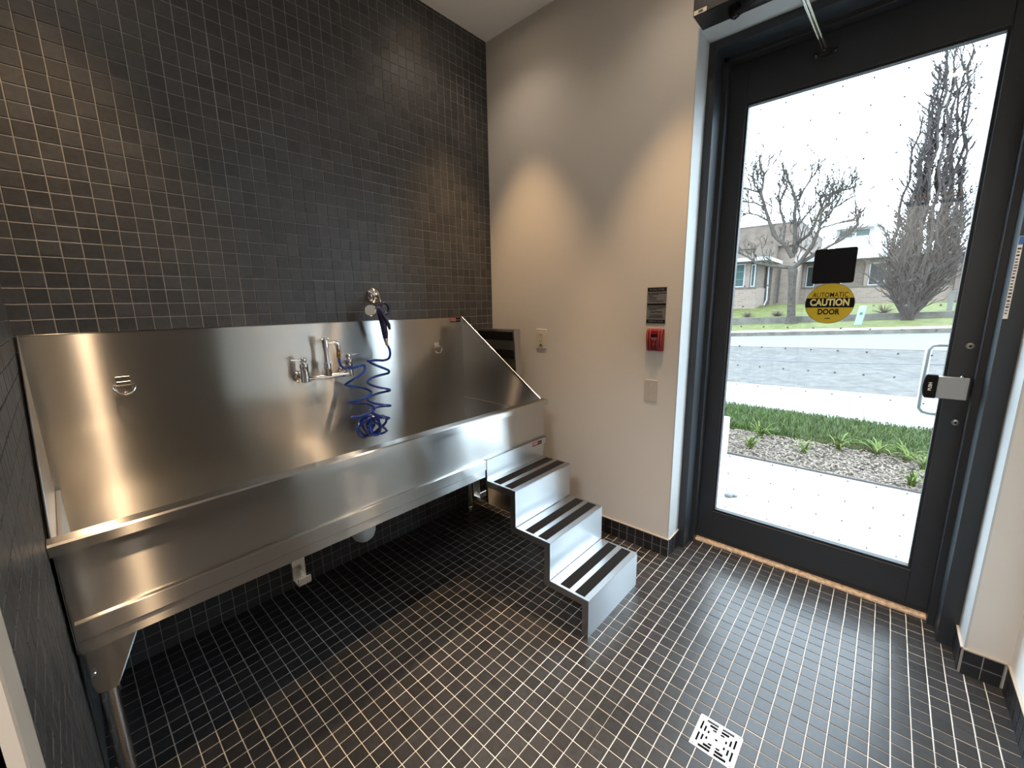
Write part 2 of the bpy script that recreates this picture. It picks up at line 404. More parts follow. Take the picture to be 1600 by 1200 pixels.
we = MB()
we.box(0, .20, OY0, 0.0, 0, HZ + .1).box(0, .20, RY - .15, OY1, 0, HZ + .1).box(0, .20, OY1, OY0, OZ, HZ + .1)
we.box(.20, .36, OY0 + .004, .15, -.15, HZ + .1).box(.20, .36, RY - .15, OY1 - .004, -.15, HZ + .1).box(.20, .36, OY1 - .004, OY0 + .004, OZ + .004, HZ + .1)
struct(we.build('wall_end', 'paint'))
struct(MB().box(LX, 0, RY - .15, RY, 0, HZ + .1).build('wall_right', 'right_paint'))
struct(MB().box(LX - .12, .36, RY - .15, .15, HZ, HZ + .15).build('ceiling', 'ceiling'))
# white returns lining the street door opening
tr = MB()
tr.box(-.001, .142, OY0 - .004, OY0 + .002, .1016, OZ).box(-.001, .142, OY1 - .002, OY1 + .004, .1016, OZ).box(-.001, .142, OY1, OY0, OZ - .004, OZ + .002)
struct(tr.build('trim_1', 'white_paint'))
# tiled baseboards, two courses
def baseboard(name, O, U, N, length, seed):
    O, U, N = Vector(O), Vector(U), Vector(N)
    b = MB(); e = .004
    p = [O, O + U * length, O + U * length + N * e, O + N * e]
    b.add([(*q[:2], z) for z in (0, .1025) for q in p], [(0, 1, 2, 3), (4, 5, 6, 7), (0, 1, 5, 4), (1, 2, 6, 5), (2, 3, 7, 6), (3, 0, 4, 7)])
    o = struct(b.build(name, 'wall_grout'))
    tile_field(o, 'base_tile', O + N * e, U, (0, 0, 1), N, 0, length, 0, .1016, 0, 0, lambda c: True, h=.003, seed=seed)
    c = MB(); p = [O + N * .0005, O + U * length + N * .0005, O + U * length + N * .008, O + N * .008]
    c.add([(*q[:2], z) for z in (.1025, .1075) for q in p], [(0, 1, 2, 3), (4, 5, 6, 7), (0, 1, 5, 4), (1, 2, 6, 5), (2, 3, 7, 6), (3, 0, 4, 7)])
    c.build('cap_strip', 'jamb_beige', o)
baseboard('baseboard_end', (0, -.01, 0), (0, -1, 0), (-1, 0, 0), 1.31, 21)
baseboard('baseboard_return_near_tub', (.0, OY0 - .004, 0), (1, 0, 0), (0, -1, 0), .139, 22)
baseboard('baseboard_end_beside_door', (0, OY1 + .004, 0), (0, -1, 0), (-1, 0, 0), .1055, 23)
baseboard('baseboard_return_beside_door', (.0, OY1 + .004, 0), (1, 0, 0), (0, 1, 0), .139, 24)
baseboard('baseboard_right', (-.01, RY, 0), (-1, 0, 0), (0, 1, 0), 1.02, 25)

# corridor doorway behind the camera, in the left wall
fr = thing('corridor_door_frame', 'beige painted steel door frame in the tiled left wall', 'door frame', (LX, DY0, 0))
MB().box(LX - .122, LX + .012, -1.46, DY0, 0, 2.22).build('jamb', 'jamb_beige', fr, bevel=.002)
MB().box(LX - .122, LX + .012, DY1, RY + .001, 0, 2.22).build('jamb', 'jamb_beige', fr, bevel=.002)
MB().box(LX - .122, LX + .012, DY0, DY1, 2.15, 2.22).build('head', 'jamb_beige', fr, bevel=.002)
dl = thing('corridor_door', 'dark brown flush door swung open against the right wall', 'door', (-1.65, -2.49, 0))
MB().box(LX + .03, -1.08, -2.505, -2.46, .012, 2.14).build('leaf', 'door_brown', dl, bevel=.002)
hd = MB(); hd.tube([(-1.15, -2.46, 1.0), (-1.15, -2.41, 1.0), (-1.27, -2.405, 1.0)], .009, 10); hd.lathe([(.028, 0), (.028, .008), (.012, .012)], (-1.15, -2.46, 1.0), (0, 1, 0))
hd.build('lever_handle', 'nickel', dl, smooth=True)
cx0, cx1, cy0, cy1, ch = -3.7, LX - .12, -3.4, -.7, 2.6
struct(MB().box(cx0 - .1, cx1, cy0 - .1, cy1 + .1, -.15, -.001).build('floor_corridor', 'corridor_floor'))
struct(MB().box(cx0 - .1, cx1, cy0 - .1, cy1 + .1, ch, ch + .1).build('ceiling_corridor', 'ceiling'))
struct(MB().box(cx0 - .1, cx0, cy0 - .1, cy1 + .1, 0, ch).build('wall_corridor_far', 'corridor'))
struct(MB().box(cx0, cx1, cy1, cy1 + .1, 0, ch).build('wall_corridor_side', 'corridor'))
struct(MB().box(cx0, cx1, cy0 - .1, cy0, 0, ch).build('wall_corridor_end', 'corridor'))
struct(MB().box(cx1 - .0, cx1 + .12, cy0 - .1, RY - .15, 0, ch).build('wall_corridor_near', 'corridor'))
cl = thing('corridor_fill', 'added square fill light panel in the unseen corridor', 'ceiling light', (-3.0, -2.0, ch))  # added fill lamp, out of view, brightening the room through the doorway
MB().box(-3.32, -2.68, -2.32, -1.68, ch - .03, ch).build('frame', 'white', cl)
MB().box(-3.3, -2.7, -2.3, -1.7, ch - .034, ch - .03).build('diffuser', mat_emit('fill_panel_glow', (1, .9, .78), 1.5), cl)
ld = bpy.data.lights.new('corridor_fill_lamp', 'AREA'); ld.energy = CORRIDOR_FILL_W; ld.color = (.95, .97, 1.0); ld.size = .6
lo = bpy.data.objects.new('corridor_fill_lamp', ld); COL.objects.link(lo); lo.parent = cl; lo.location = (0, 0, -.04)

# recessed downlights
dlm = mat_emit('downlight_lens_glow', (1, .80, .60), 18)
DL = [(-.38, -.36, 'nearest the tub and end wall'), (-.38, -1.30, 'above the steps by the end wall'), (-.38, -2.25, 'by the street door and right wall'),
      (-2.00, -.36, 'over the left end of the tub'), (-2.00, -1.30, 'by the left tiled wall'), (-2.00, -2.25, 'above the corridor doorway')]
for x, y, where in DL:
    d = thing('downlight', 'round recessed ceiling downlight ' + where, 'downlight', (x, y, HZ), 'recessed downlights')
    MB().lathe([(.062, -.001), (.062, -.004), (.05, -.009), (.045, -.004), (.045, -.001)], (x, y, HZ), n=32).build('trim_ring', 'white', d, smooth=True)
    MB().lathe([(.044, -.0005), (.044, -.002), (.03, -.0035)], (x, y, HZ), n=24).build('lens', dlm, d, smooth=True)
    s = bpy.data.lights.new('downlight_beam', 'SPOT'); s.energy = SPOT_W; s.color = WARM; s.spot_size = math.radians(58); s.spot_blend = .7; s.shadow_soft_size = .03
    so = bpy.data.objects.new('downlight_beam', s); COL.objects.link(so); so.parent = d; so.location = (0, 0, -.03)
    s = bpy.data.lights.new('downlight_field', 'SPOT'); s.energy = SPOT_W * .11; s.color = (1, .84, .68); s.spot_size = math.radians(126); s.spot_blend = 1.0; s.shadow_soft_size = .035
    so = bpy.data.objects.new('downlight_field', s); COL.objects.link(so); so.parent = d; so.location = (0, 0, -.03)

# ------------------------------------------------------------------ street door
d1 = bpy.data.objects.new('door_1', None); COL.objects.link(d1); d1.location = (.3, -1.86, 0); d1['kind'] = 'structure'
d1['label'] = 'charcoal aluminium street door with one tall glass pane'
ZH = 2.522
J = MB(); J.prism([(.14, OY0 - .002), (.14, -1.353), (.245, -1.353), (.245, -1.376), (.299, -1.376), (.299, -1.353), (.37, -1.353), (.37, OY0 - .002)], 2, .0, OZ - .004)
J.build('jamb', 'frame', d1, bevel=.0015)
J = MB(); J.prism([(.14, OY1 + .002), (.14, -2.373), (.245, -2.373), (.245, -2.350), (.299, -2.350), (.299, -2.373), (.37, -2.373), (.37, OY1 + .002)], 2, .0, OZ - .004)
J.build('jamb', 'frame', d1, bevel=.0015)
J = MB(); J.prism([(.14, OZ - .004), (.14, ZH), (.245, ZH), (.245, ZH - .022), (.299, ZH - .022), (.299, ZH), (.37, ZH), (.37, OZ - .004)], 1, -1.353, -2.373)
J.build('head', 'frame', d1, bevel=.0015)
GY0, GY1, GZ0, GZ1 = -1.4507, -2.2800, .1978, 2.318
lx0, lx1 = .302, .346
MB().box(lx0, lx1, -1.358, GY0, .024, ZH - .006).build('stile', 'frame', d1, bevel=.002)
MB().box(lx0, lx1, GY1, -2.368, .024, ZH - .006).build('stile', 'frame', d1, bevel=.002)
MB().box(lx0, lx1, GY0, GY1, .024, GZ0).build('rail', 'frame', d1, bevel=.001)
MB().box(lx0, lx1, GY0, GY1, GZ1, ZH - .006).build('rail', 'frame', d1, bevel=.001)
gb = MB()
for a0, a1, b0, b1 in ((GY0, GY0 - .010, GZ0, GZ1), (GY1 + .010, GY1, GZ0, GZ1), (GY0 - .010, GY1 + .010, GZ0, GZ0 + .012), (GY0 - .010, GY1 + .010, GZ1 - .010, GZ1)):
    gb.box(.308, .340, a0, a1, b0, b1)
gb.build('glazing_bead', 'frame_in', d1)
pane = MB().box(.320, .328, GY0 - .004, GY1 + .004, GZ0 + .004, GZ1 - .004).build('pane', 'glass', d1)
dots = MB()
for iy in range(8):
    for iz in range(21):
        y = -1.5085 - iy * .1028; z = .2300 + iz * .1026
        if (abs(y + 1.867) < .09 and 1.27 < z < 1.63): continue
        dots.lathe([(.0044, 0), (.0044, .0004)], (.3285, y, z), (1, 0, 0), 8)
dt = dots.build('dot_pattern', plain('grey_dot', (.30, .31, .33), .6), pane); dt['kind'] = 'stuff'
si = MB(); si.box(.273, .372, -1.354, -2.372, -.001, .012).box(.300, .372, -1.354, -2.372, .012, .020)
si.build('sill', 'sill', d1, bevel=.002)
sk = MB(); sk.box(.296, .301, -1.37, -2.36, .021, .034); sk.build('sweep', 'black_rubber', d1)
for z in (1.1999, .8893):
    b = MB(); b.lathe([(.0125, 0), (.0125, .003), (.008, .0055), (.0045, .0055), (.004, .003)], (lx0, -2.3274, z), (-1, 0, 0), 20)
    b = b.build('bolt', 'nickel', d1, smooth=True)
    MB().lathe([(.0048, 0), (.0048, .0006)], (lx0 - .0052, -2.3274, z), (-1, 0, 0), 6).build('socket', 'black', b)
for y in (-1.40, ):
    for z in (.35, 1.30, 2.25):
        MB().lathe([(.009, z - .06), (.009, z + .06)], (.300, -1.366, 0), (0, 0, 1), 12).build('hinge', 'frame', d1, smooth=True)
pp = MB(); pp.box(.244, .262, -2.2515, -2.340, .992, 1.080); pp.box(.262, .302, -2.300, -2.335, 1.005, 1.067)
pp = pp.build('push_paddle', 'nickel', d1, bevel=.003, seg=2)
ec = MB()
ec.prism([(-2.2525, .990), (-2.2525, 1.084), (-2.2200, 1.084), (-2.2150, 1.072), (-2.2125, 1.055), (-2.2115, 1.037), (-2.2125, 1.019), (-2.2150, 1.002), (-2.2200, .990)], 0, .242, .270)
ec.build('end_cap', 'black', pp, bevel=.002)
text_part('PUSH', .0140, frame_mtx((.2412, -2.2335, 1.037), (0, 0, 1), (0, 1, 0)), 'white', pp, bold=.0004)
lt = MB(); lt.lathe([(.010, 0), (.010, .012), (.006, .016)], (.285, -2.322, 1.067), (0, 0, 1), 16); lt.build('latch_stud', 'chrome', pp, smooth=True)
ph = MB(); pts = [(.346, -2.3274, 1.19), (.400, -2.3274, 1.19), (.418, -2.322, 1.19), (.420, -2.300, 1.19), (.420, -2.255, 1.19), (.420, -2.233, 1.186), (.420, -2.222, 1.168), (.420, -2.221, 1.04),
               (.420, -2.222, .912), (.420, -2.233, .896), (.420, -2.255, .892), (.420, -2.300, .892), (.418, -2.322, .892), (.400, -2.3274, .892), (.346, -2.3274, .892)]
ph.tube(pts, .0105, 12); ph.build('pull_handle', 'pull', d1, smooth=True)
jl = thing('jamb_label', 'narrow white instruction label with a blue top on the right door jamb', 'label', (.139, -2.379, 1.31))
MB().box(.1385, .1405, -2.3735, -2.3845, 1.312, 1.588).build('paper', 'white', jl)
MB().box(.1380, .1386, -2.3737, -2.3843, 1.560, 1.587).build('blue_header', 'blue_print', jl)
lb = MB()
z = 1.55
while z > 1.33:
    hgt = rnd.choice((.004, .006, .003)); lb.box(.1380, .1386, -2.3745, -2.3745 - rnd.uniform(.006, .009), z - hgt, z); z -= hgt + rnd.uniform(.004, .008)
lb.build('print', 'slot', jl)

# things fixed to the glass
sg = MB(); cy, cz, hw, r = -1.8670, 1.5365, .0765, .009
poly = []
for qx, qz, a0 in ((1, 1, 0), (-1, 1, 90), (-1, -1, 180), (1, -1, 270)):
    for k in range(5):
        a = math.radians(a0 + 22.5 * k); poly.append((cy + qx * (hw - r) + r * math.cos(a), cz + qz * (hw - r) + r * math.sin(a)))
sg.prism(poly, 0, .3155, .3198)
tag(sg.build('door_sign', 'black', loc=(.3176, cy, cz - hw)), 'blank black square back of a sign stuck on the door glass', 'sign')
cs = thing('caution_sticker', 'round yellow AUTOMATIC CAUTION DOOR sticker on the door glass', 'sticker', (.318, -1.8665, 1.2785))
MB().lathe([(.0915, 0), (.0915, .002)], (.3198, -1.8665, 1.370), (-1, 0, 0), 48).build('disc', 'yellow', cs)
ring = MB(); ring.tube([(.3178, -1.8665 + .0905 * math.cos(2 * PI * k / 48), 1.370 + .0905 * math.sin(2 * PI * k / 48)) for k in range(48)], .0009, 6, closed=True)
ring.build('rim_line', 'slot', cs)
bd = [(-1.8665 + s * math.sqrt(.0915 ** 2 - h * h), 1.370 + h) for s, h in ((-1, -.0185), (-1, -.009), (-1, 0), (-1, .009), (-1, .0245), (1, .0245), (1, .009), (1, 0), (1, -.009), (1, -.0185))]
MB().prism(bd, 0, .3172, .3178).build('band', 'black', cs)
fm = lambda z, x=.3174: frame_mtx((x, -1.8665, z), (0, -1, 0), (0, 0, 1))
text_part('AUTOMATIC', .0315, fm(1.4075), 'black', cs, bold=.0001, sx=.72)
text_part('CAUTION', .0425, fm(1.3735, .3168), 'pale_yellow', cs, bold=.0016, sx=.76)
text_part('DOOR', .0345, fm(1.3310), 'black', cs, bold=.0012, sx=.78)
MB().box(.3170, .3176, -1.857, -1.876, 1.300, 1.304).build('fine_print', 'slot', cs)

# automatic operator over the door
op = thing('door_operator', 'long black automatic door operator box above the street door', 'door operator', (-.06, -1.86, 2.545))
MB().box(-.12, -.0005, -1.330, -2.395, 2.545, 2.665).build('housing', 'near_black', op, bevel=.003)
MB().box(-.1215, -.12, -1.334, -1.384, 2.5475, 2.5635).build('label', 'plate', op)
MB().box(-.1222, -.1214, -1.352, -1.370, 2.551, 2.560).build('mark', 'slot', op)
pv = MB(); pv.lathe([(.022, 0), (.022, -.018), (.018, -.030), (.012, -.034)], (-.06, -1.475, 2.545), (0, 0, 1), 24); pv.build('pivot', 'black', op, smooth=True)
MB().lathe([(.009, 0), (.009, -.003), (.004, -.004)], (-.06, -1.475, 2.511), (0, 0, 1), 16).build('bolt', 'chrome', op, smooth=True)
ar = MB(); E1 = Vector((-.06, -1.475, 2.522)); E2 = Vector((-.1485, -1.699, 2.512)); dv = (E2 - E1).normalized(); sd = Vector((0, 0, 1)).cross(dv).normalized()
ar.obox((E1 + E2) / 2, dv * (E2 - E1).length / 2, sd * .016, Vector((0, 0, .006))); ar.build('main_arm', 'near_black', op, bevel=.003)
S1 = Vector((.262, -1.744, 2.428)); rd = MB(); off = (S1 - E2).normalized().cross(Vector((0, 0, 1))).normalized() * .006
for sg_ in (-1, 1): rd.tube([E2 + off * sg_ + Vector((0, 0, -.012)), S1 + off * sg_], .0052, 10)
rd.build('link_rod', 'chrome', op, smooth=True)
sh = MB(); sh.box(.268, .302, -1.728, -1.764, 2.408, 2.432).box(.296, .302, -1.705, -1.790, 2.405, 2.435); sh.tube([S1, (.285, -1.746, 2.42)], .008, 10); sh.build('shoe', 'near_black', op, bevel=.002)
for dy in (.034, -.034): MB().lathe([(.006, 0), (.004, .004)], (.296, -1.7475 + dy, 2.420), (-1, 0, 0), 12).build('screw', 'chrome', op, smooth=True)

# ------------------------------------------------------------------ dog wash tub
tub = thing('dog_wash_tub', 'long brushed stainless steel dog wash tub with high backsplash along the tiled wall', 'tub', (-1.237, -.36, 0))
TX0, TX1, TB, TF = -2.172, -.302, -.02, -.690
bp_ = MB(); bp_.box(TX0, TX1, TB - .0015, TB + .0015, .56, 1.316).box(TX0, TX1, TB - .0015, -.003, 1.3135, 1.3165)
bp_.build('back_panel', 'steel', tub)
for x, s in ((TX1, 1), (TX0, -1)):
    p = MB(); p.prism([(TB, 1.316), (-.665, .860), (TF, .845), (TF, .56), (TB, .56)], 0, x - .0015, x + .0015)
    sp = p.build('side_panel', 'steel', tub)
    lp = MB(); a = Vector((x, TB, 1.316)); b = Vector((x, -.663, .8625)); lp.tube([a, b], .0022, 8); lp.build('edge_lip', 'steel', sp, smooth=True)
MB().box(TX0, TX1, TB, -.662, .577, .580).build('basin_floor', 'steel_dull', tub)
for xa, xb in ((TX0 + .001, TX0 + .014), (TX1 - .014, TX1 - .001)):
    MB().box(xa, xb, TB - .001, -.660, .580, .787).build('ledge', 'steel', tub, bevel=.002)
MB().box(TX0, TX1, TB, TF, .560, .563).build('underside', 'steel_dull', tub)
MB().box(TX0, TX1, -.662, -.659, .580, .860).build('inner_front', 'steel', tub)
MB().box(TX0, TX1, TF, TF + .003, .560, .859).build('apron', 'steel', tub)
rm = MB(); rm.prism([(-.655, .856), (-.655, .8615), (-.660, .864), (-.703, .864), (-.708, .859), (-.708, .834), (-.704, .834), (-.704, .857), (-.700, .860), (-.662, .860)], 1, 0, 1)
rm.v = [(TX0 - .006 + y_ * (TX1 + .012 - TX0 + .006), a, b) for (a, y_, b) in rm.v]
rm.build('rim', 'steel', tub)
bd = MB(); bd.prism([(-.6895, .648), (-.7025, .647), (-.7040, .6450), (-.7040, .600), (-.7000, .596), (-.7000, .562), (-.6895, .562)], 1, 0, 1)
bd.v = [(TX0 + .006 + y_ * (-.325 - TX0 - .006), a, b) for (a, y_, b) in bd.v]
bd.build('hanging_rail', 'steel', tub)
for x in (-2.138, -.352):
    for y in (-.625, -.085):
        lg = MB(); lg.lathe([(.0195, .035), (.0195, .56)], (x, y, 0), n=24)
        lg = lg.build('leg', 'bright_steel', tub, smooth=True)
        MB().lathe([(.014, 0), (.022, .006), (.022, .03), (.0195, .036)], (x, y, 0), n=20).build('foot', 'bright_steel', lg, smooth=True)
        sx = 1 if x < -1 else -1
        g = MB(); g.prism([(x - sx * .030, .560), (x - sx * .026, .435), (x - sx * .020, .408), (x + sx * .018, .404), (x + sx * .030, .428), (x + sx * .085, .560)], 1, y - .036, y + .030)
        g.build('gusset', 'steel', lg, bevel=.004)
        MB().lathe([(.005, 0), (.005, .004), (.003, .006)], (x - sx * .018, y - .036, .475), (0, -1, 0), 12).build('bolt', 'chrome', lg, smooth=True)
for x, z in ((-1.948, 1.128), (-.519, 1.140)):
    rg = MB(); cp = [Vector((x + .030 * math.cos(a), TB - .012 - .012 * abs(math.sin(a)), z - .004 + .034 * math.sin(a))) for a in [PI + PI * k / 14 for k in range(15)]]
    rg.tube(cp, .0028, 8, closed=True)
    rg = rg.build('tie_ring', 'bright_steel', tub, smooth=True)
    c = MB(); c.box(x - .020, x + .020, TB - .0035, TB - .001, z, z + .026).box(x - .020, x + .020, TB - .014, TB - .0015, z - .001, z + .009); c.build('clip', 'bright_steel', rg, bevel=.001)
for x in (-1.678, -.853):
    h = MB(); h.box(x, x + .042, -.6895, -.6865, .484, .575).box(x, x + .042, -.730, -.6865, .484, .487).box(x, x + .042, -.733, -.730, .484, .512)
    h.build('hose_hook', 'bright_steel', tub, bevel=.001)
dp = MB(); dp.lathe([(.001, .302), (.025, .306), (.045, .322), (.056, .350), (.058, .380), (.058, .50), (.035, .53), (.035, .562)], (-1.255, -.35, 0), n=28)
dp.tube([(-1.255, -.33, .44), (-1.255, -.15, .44), (-1.255, 0, .44)], .026, 16)
dp.build('drain_trap', 'pvc', tub, smooth=True)
def brand(parent, x0, x1, y, z0, z1):
    b = MB().box(x0, x1, y - .0006, y + .0004, z0, z1).build('brand_label', 'black', parent)
    wd = x1 - x0; hh = z1 - z0
    MB().box(x0 + .03 * wd, x0 + .56 * wd, y - .0010, y - .0006, z0 + .22 * hh, z1 - .06 * hh).build('red_field', 'pink', b)
    p = MB(); p.box(x0 + .07 * wd, x0 + .52 * wd, y - .0014, y - .001, z0 + .52 * hh, z0 + .72 * hh).box(x0 + .07 * wd, x0 + .40 * wd, y - .0014, y - .001, z0 + .30 * hh, z0 + .42 * hh)
    p.box(x0 + .64 * wd, x0 + .92 * wd, y - .0010, y - .0006, z0 + .40 * hh, z0 + .60 * hh); p.build('print', 'plaque', b)
brand(tub, -.402, -.317, TB - .002, 1.283, 1.311)

# ------------------------------------------------------------------ faucet, sprayer, hose
fa = thing('wall_faucet', 'chrome two-handle wall faucet with tall riser on the tub backsplash', 'faucet', (-1.232, -.022, 1.06))
fb = MB(); FY = -.095
for x in (-1.340, -1.124):
    fb.lathe([(.030, 0), (.030, .006), (.024, .014), (.016, .018)], (x, -.0215, 1.068), (0, -1, 0), 24)
    fb.tube([(x, -.025, 1.068), (x, FY + .01, 1.068)], .0135, 16)
    fb.lathe([(.010, 1.046), (.019, 1.050), (.0195, 1.075), (.0175, 1.115), (.019, 1.119), (.019, 1.134), (.010, 1.136), (.008, 1.142)], (x, FY, 0), n=20)
fb.tube([(-1.340, FY, 1.064), (-1.29, FY, 1.062), (-1.232, FY, 1.060), (-1.18, FY, 1.062), (-1.124, FY, 1.064)], [.017, .0115, .015, .0115, .017], 16)
fb = fb.build('body', 'chrome', fa, smooth=True)
for x, s in ((-1.340, -1), (-1.124, 1)):
    h = MB(); h.lathe([(.007, 1.140), (.013, 1.144), (.014, 1.154), (.012, 1.160), (.004, 1.164)], (x, FY, 0), n=16)
    h.obox((x + s * .035, FY, 1.156), (s * .022, 0, .002), (0, .007, 0), (0, 0, .003)); h.build('lever_handle', 'chrome', fa, smooth=True, bevel=.001)
rs = MB(); rs.lathe([(.014, 1.06), (.018, 1.066), (.0165, 1.118), (.0175, 1.126), (.010, 1.130), (.0095, 1.194), (.0135, 1.197), (.0145, 1.232), (.010, 1.242), (.006, 1.248)], (-1.232, FY, 0), n=20)
rs.tube([(-1.251, FY, 1.241), (-1.212, FY, 1.241)], .0055, 12)
rs.tube([(-1.232, FY, 1.222), (-1.205, FY, 1.221), (-1.186, FY, 1.222), (-1.175, FY, 1.217), (-1.172, FY, 1.205), (-1.172, FY, 1.188)], [.0085, .0085, .0115, .0125, .0115, .010], 14)
rs.build('riser', 'chrome', fa, smooth=True)
MB().lathe([(.008, 1.145), (.010, 1.150), (.010, 1.168), (.0085, 1.172), (.0085, 1.188)], (-1.172, FY, 0), n=6).build('brass_fitting', 'brass', fa)

sp = thing('pet_sprayer', 'chrome and purple trigger sprayer held on a wall bracket above the tub', 'sprayer', (-.93, -.001, 1.447))
br = MB(); br.lathe([(.044, 0), (.044, .004), (.036, .018), (.018, .028), (.012, .03)], (-.908, -.002, 1.447), (0, -1, 0), 32)
br.tube([(-.908, -.02, 1.447), (-.915, -.07, 1.437), (-.935, -.115, 1.405), (-.952, -.135, 1.382)], .010, 14); br.build('wall_bracket', 'chrome', sp, smooth=True)
hdv = Vector((-.72, -.66, .10)).normalized(); hc = Vector((-1.016, -.150, 1.372))
hb = MB(); hb.lathe([(.012, -.052), (.013, -.03), (.020, -.016), (.029, -.008), (.030, .0), (.027, .003)], hc, hdv, 28); hb.build('spray_head', 'chrome', sp, smooth=True)
MB().lathe([(.0255, .0032), (.0255, .0042)], hc, hdv, 24).build('spray_face', 'white', sp)
bo = MB(); bo.tube([(-.985, -.125, 1.369), (-.960, -.135, 1.378), (-.952, -.140, 1.362), (-.940, -.135, 1.300), (-.930, -.128, 1.248), (-.927, -.125, 1.226)], [.015, .019, .020, .0175, .0150, .013], 14)
bo.build('grip', 'purple', sp, smooth=True)
lpv = MB(); lpv.tube([(-.930 + .026 * math.cos(a), -.140, 1.378 + .030 * math.sin(a)) for a in [math.radians(200 - 16 * k) for k in range(17)]] + [(-.945, -.142, 1.352)], .0085, 10)
lpv.build('guard_loop', 'purple', sp, smooth=True)
tl = MB(); tl.tube([(-.955, -.158, 1.352), (-.938, -.160, 1.325), (-.922, -.156, 1.295), (-.914, -.150, 1.272)], [.006, .0085, .0095, .0065], 10); tl.build('trigger', 'purple', sp, smooth=True)
cp = MB(); cp.lathe([(.012, 0), (.011, .014), (.009, .018)], (-.927, -.125, 1.226), (.08, .0, -1), 16); cp.build('collar', 'chrome', sp, smooth=True)
MB().lathe([(.009, 0), (.009, .012), (.007, .014), (.007, .026)], (-.925, -.125, 1.210), (.2, .1, -1), 6).build('brass_fitting', 'brass', sp)

hp = [Vector(q) for q in ((-1.172, -.095, 1.147), (-1.172, -.096, 1.125), (-1.168, -.100, 1.103), (-1.150, -.110, 1.090), (-1.125, -.125, 1.091), (-1.095, -.135, 1.098))]
def coil(ext, y0, ry, sgn):
    out = []
    for k in range(len(ext) - 1):
        (xa, za), (xb, zb) = ext[k], ext[k + 1]
        for i in range(12):
            s = PI * i / 12; t = i / 12
            out.append(Vector(((xa + xb) / 2 + (xa - xb) / 2 * math.cos(s), y0 + sgn * ry * math.sin(s), za + (zb - za) * t)))
        sgn = -sgn
    return out
hp += coil([(-1.052, 1.098), (-1.153, 1.012), (-1.028, .957), (-1.146, .916), (-1.018, .872), (-1.139, .833), (-1.04, .815)], -.105, .050, -1)
for k in range(86):
    a = -.9 + 2 * PI * k / 17.0; u = k / 85
    hp.append(Vector((-1.085 + .095 * u + (.050 + .008 * math.sin(2.3 * a)) * math.cos(a), -.105 + .028 * math.sin(1.37 * a), .768 + (.050 + .006 * math.cos(1.7 * a)) * math.sin(a))))
hp += coil([(-1.035, .800), (-.937, .785), (-1.033, .845), (-.923, .854), (-1.040, .905), (-.919, .938), (-1.034, .998), (-.916, 1.035), (-1.021, 1.113), (-.930, 1.104)], -.105, .050, 1)
hp += [Vector(q) for q in ((-.908, -.108, 1.112), (-.899, -.112, 1.132), (-.903, -.118, 1.160), (-.912, -.121, 1.180), (-.9195, -.1225, 1.190))]
def smooth_path(p, n=2):
    for _ in range(n):
        q = [p[0]]
        for a, b in zip(p[:-1], p[1:]): q += [a * .75 + b * .25, a * .25 + b * .75]
        p = q + [p[-1]]
    return p
ho = MB(); ho.tube(smooth_path(hp, 1), .0064, 8)
tag(ho.build('coil_hose', 'hose', loc=(-1.03, -.105, .70), smooth=True), 'blue coiled hose hanging from the faucet to the sprayer', 'hose')

# ------------------------------------------------------------------ steps hung on the tub
st = thing('tub_steps', 'three-tread stainless steel steps hooked on the tub front', 'steps', (-.556, -1.0, 0))
SX0, SX1 = -.780, -.333
for k, (y0, y1, z) in enumerate(((-.700, -.891, .543), (-.891, -1.091, .3605), (-1.091, -1.2907, .178))):
    t = MB(); t.box(SX0, SX1, y0, y1, z - .003, z); t = t.build('tread', 'alu', st)
    for f in (.052, .128):
        s = MB(); s.box(SX0 + .012, SX1 - .012, y1 + f - .024, y1 + f + .024, z, z + .0012); s.build('grip_strip', 'grip', t)
    MB().box(SX0, SX1, y1, y1 + .003, z - .1825 + (.003 if k < 2 else .0045), z - .001).build('riser', 'alu', st)
d = .030
prof = [(-.700, .540), (-.8895, .540), (-.8895, .3575), (-1.0895, .3575), (-1.0895, .175), (-1.2890, .175), (-1.2890, .0),
        (-1.2890 + d, .0), (-1.2890 + d, .175 - d), (-1.0895 + d, .175 - d), (-1.0895 + d, .3575 - d), (-.8895 + d, .3575 - d), (-.8895 + d, .540 - d), (-.700, .540 - d)]
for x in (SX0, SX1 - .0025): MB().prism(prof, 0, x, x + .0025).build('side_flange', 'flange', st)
bk = MB(); bk.box(SX0 + .002, -.305, -.7070, -.7045, .612, .650).box(SX0 + .002, SX1, -.7070, -.7045, .540, .612).box(SX0 + .002, -.305, -.7070, -.6915, .6485, .650).box(-.3075, -.305, -.7070, -.690, .612, .65)
bk.build('back_plate', 'alu', st)
brand(st, -.426, -.347, -.7073, .619, .639)
MB().box(SX0 + .05, SX1 - .05, -.72, -.7, .505, .540).build('rear_brace', 'alu', st)

sb = thing('stored_step_board', 'stainless board with black grip strips stood between tub and end wall', 'step board', (-.17, -.28, 0))
pn = MB(); pn.prism([(-.045, 1.236), (-.382, 1.236), (-.455, .0), (-.118, .0)], 0, -.202, -.199); pn.build('panel', 'steel', sb)
fg = MB(); fg.prism([(-.379, 1.236), (-.382, 1.236), (-.455, .0), (-.452, .0)], 0, -.199, -.145)
fg.prism([(-.045, 1.236), (-.382, 1.236), (-.382, 1.233), (-.045, 1.233)], 0, -.199, -.145); fg.build('edge_flange', 'alu', sb)
for k in range(9):
    z1 = 1.222 - k * .112; z0 = z1 - .054
    yr = lambda z: -.382 + .012 - (1.236 - z) * .073 / 1.236
    MB().prism([(yr(z1), z1), (yr(z1) + .31, z1), (yr(z0) + .31, z0), (yr(z0), z0)], 0, -.2034, -.202).build('grip_strip', 'grip', sb)

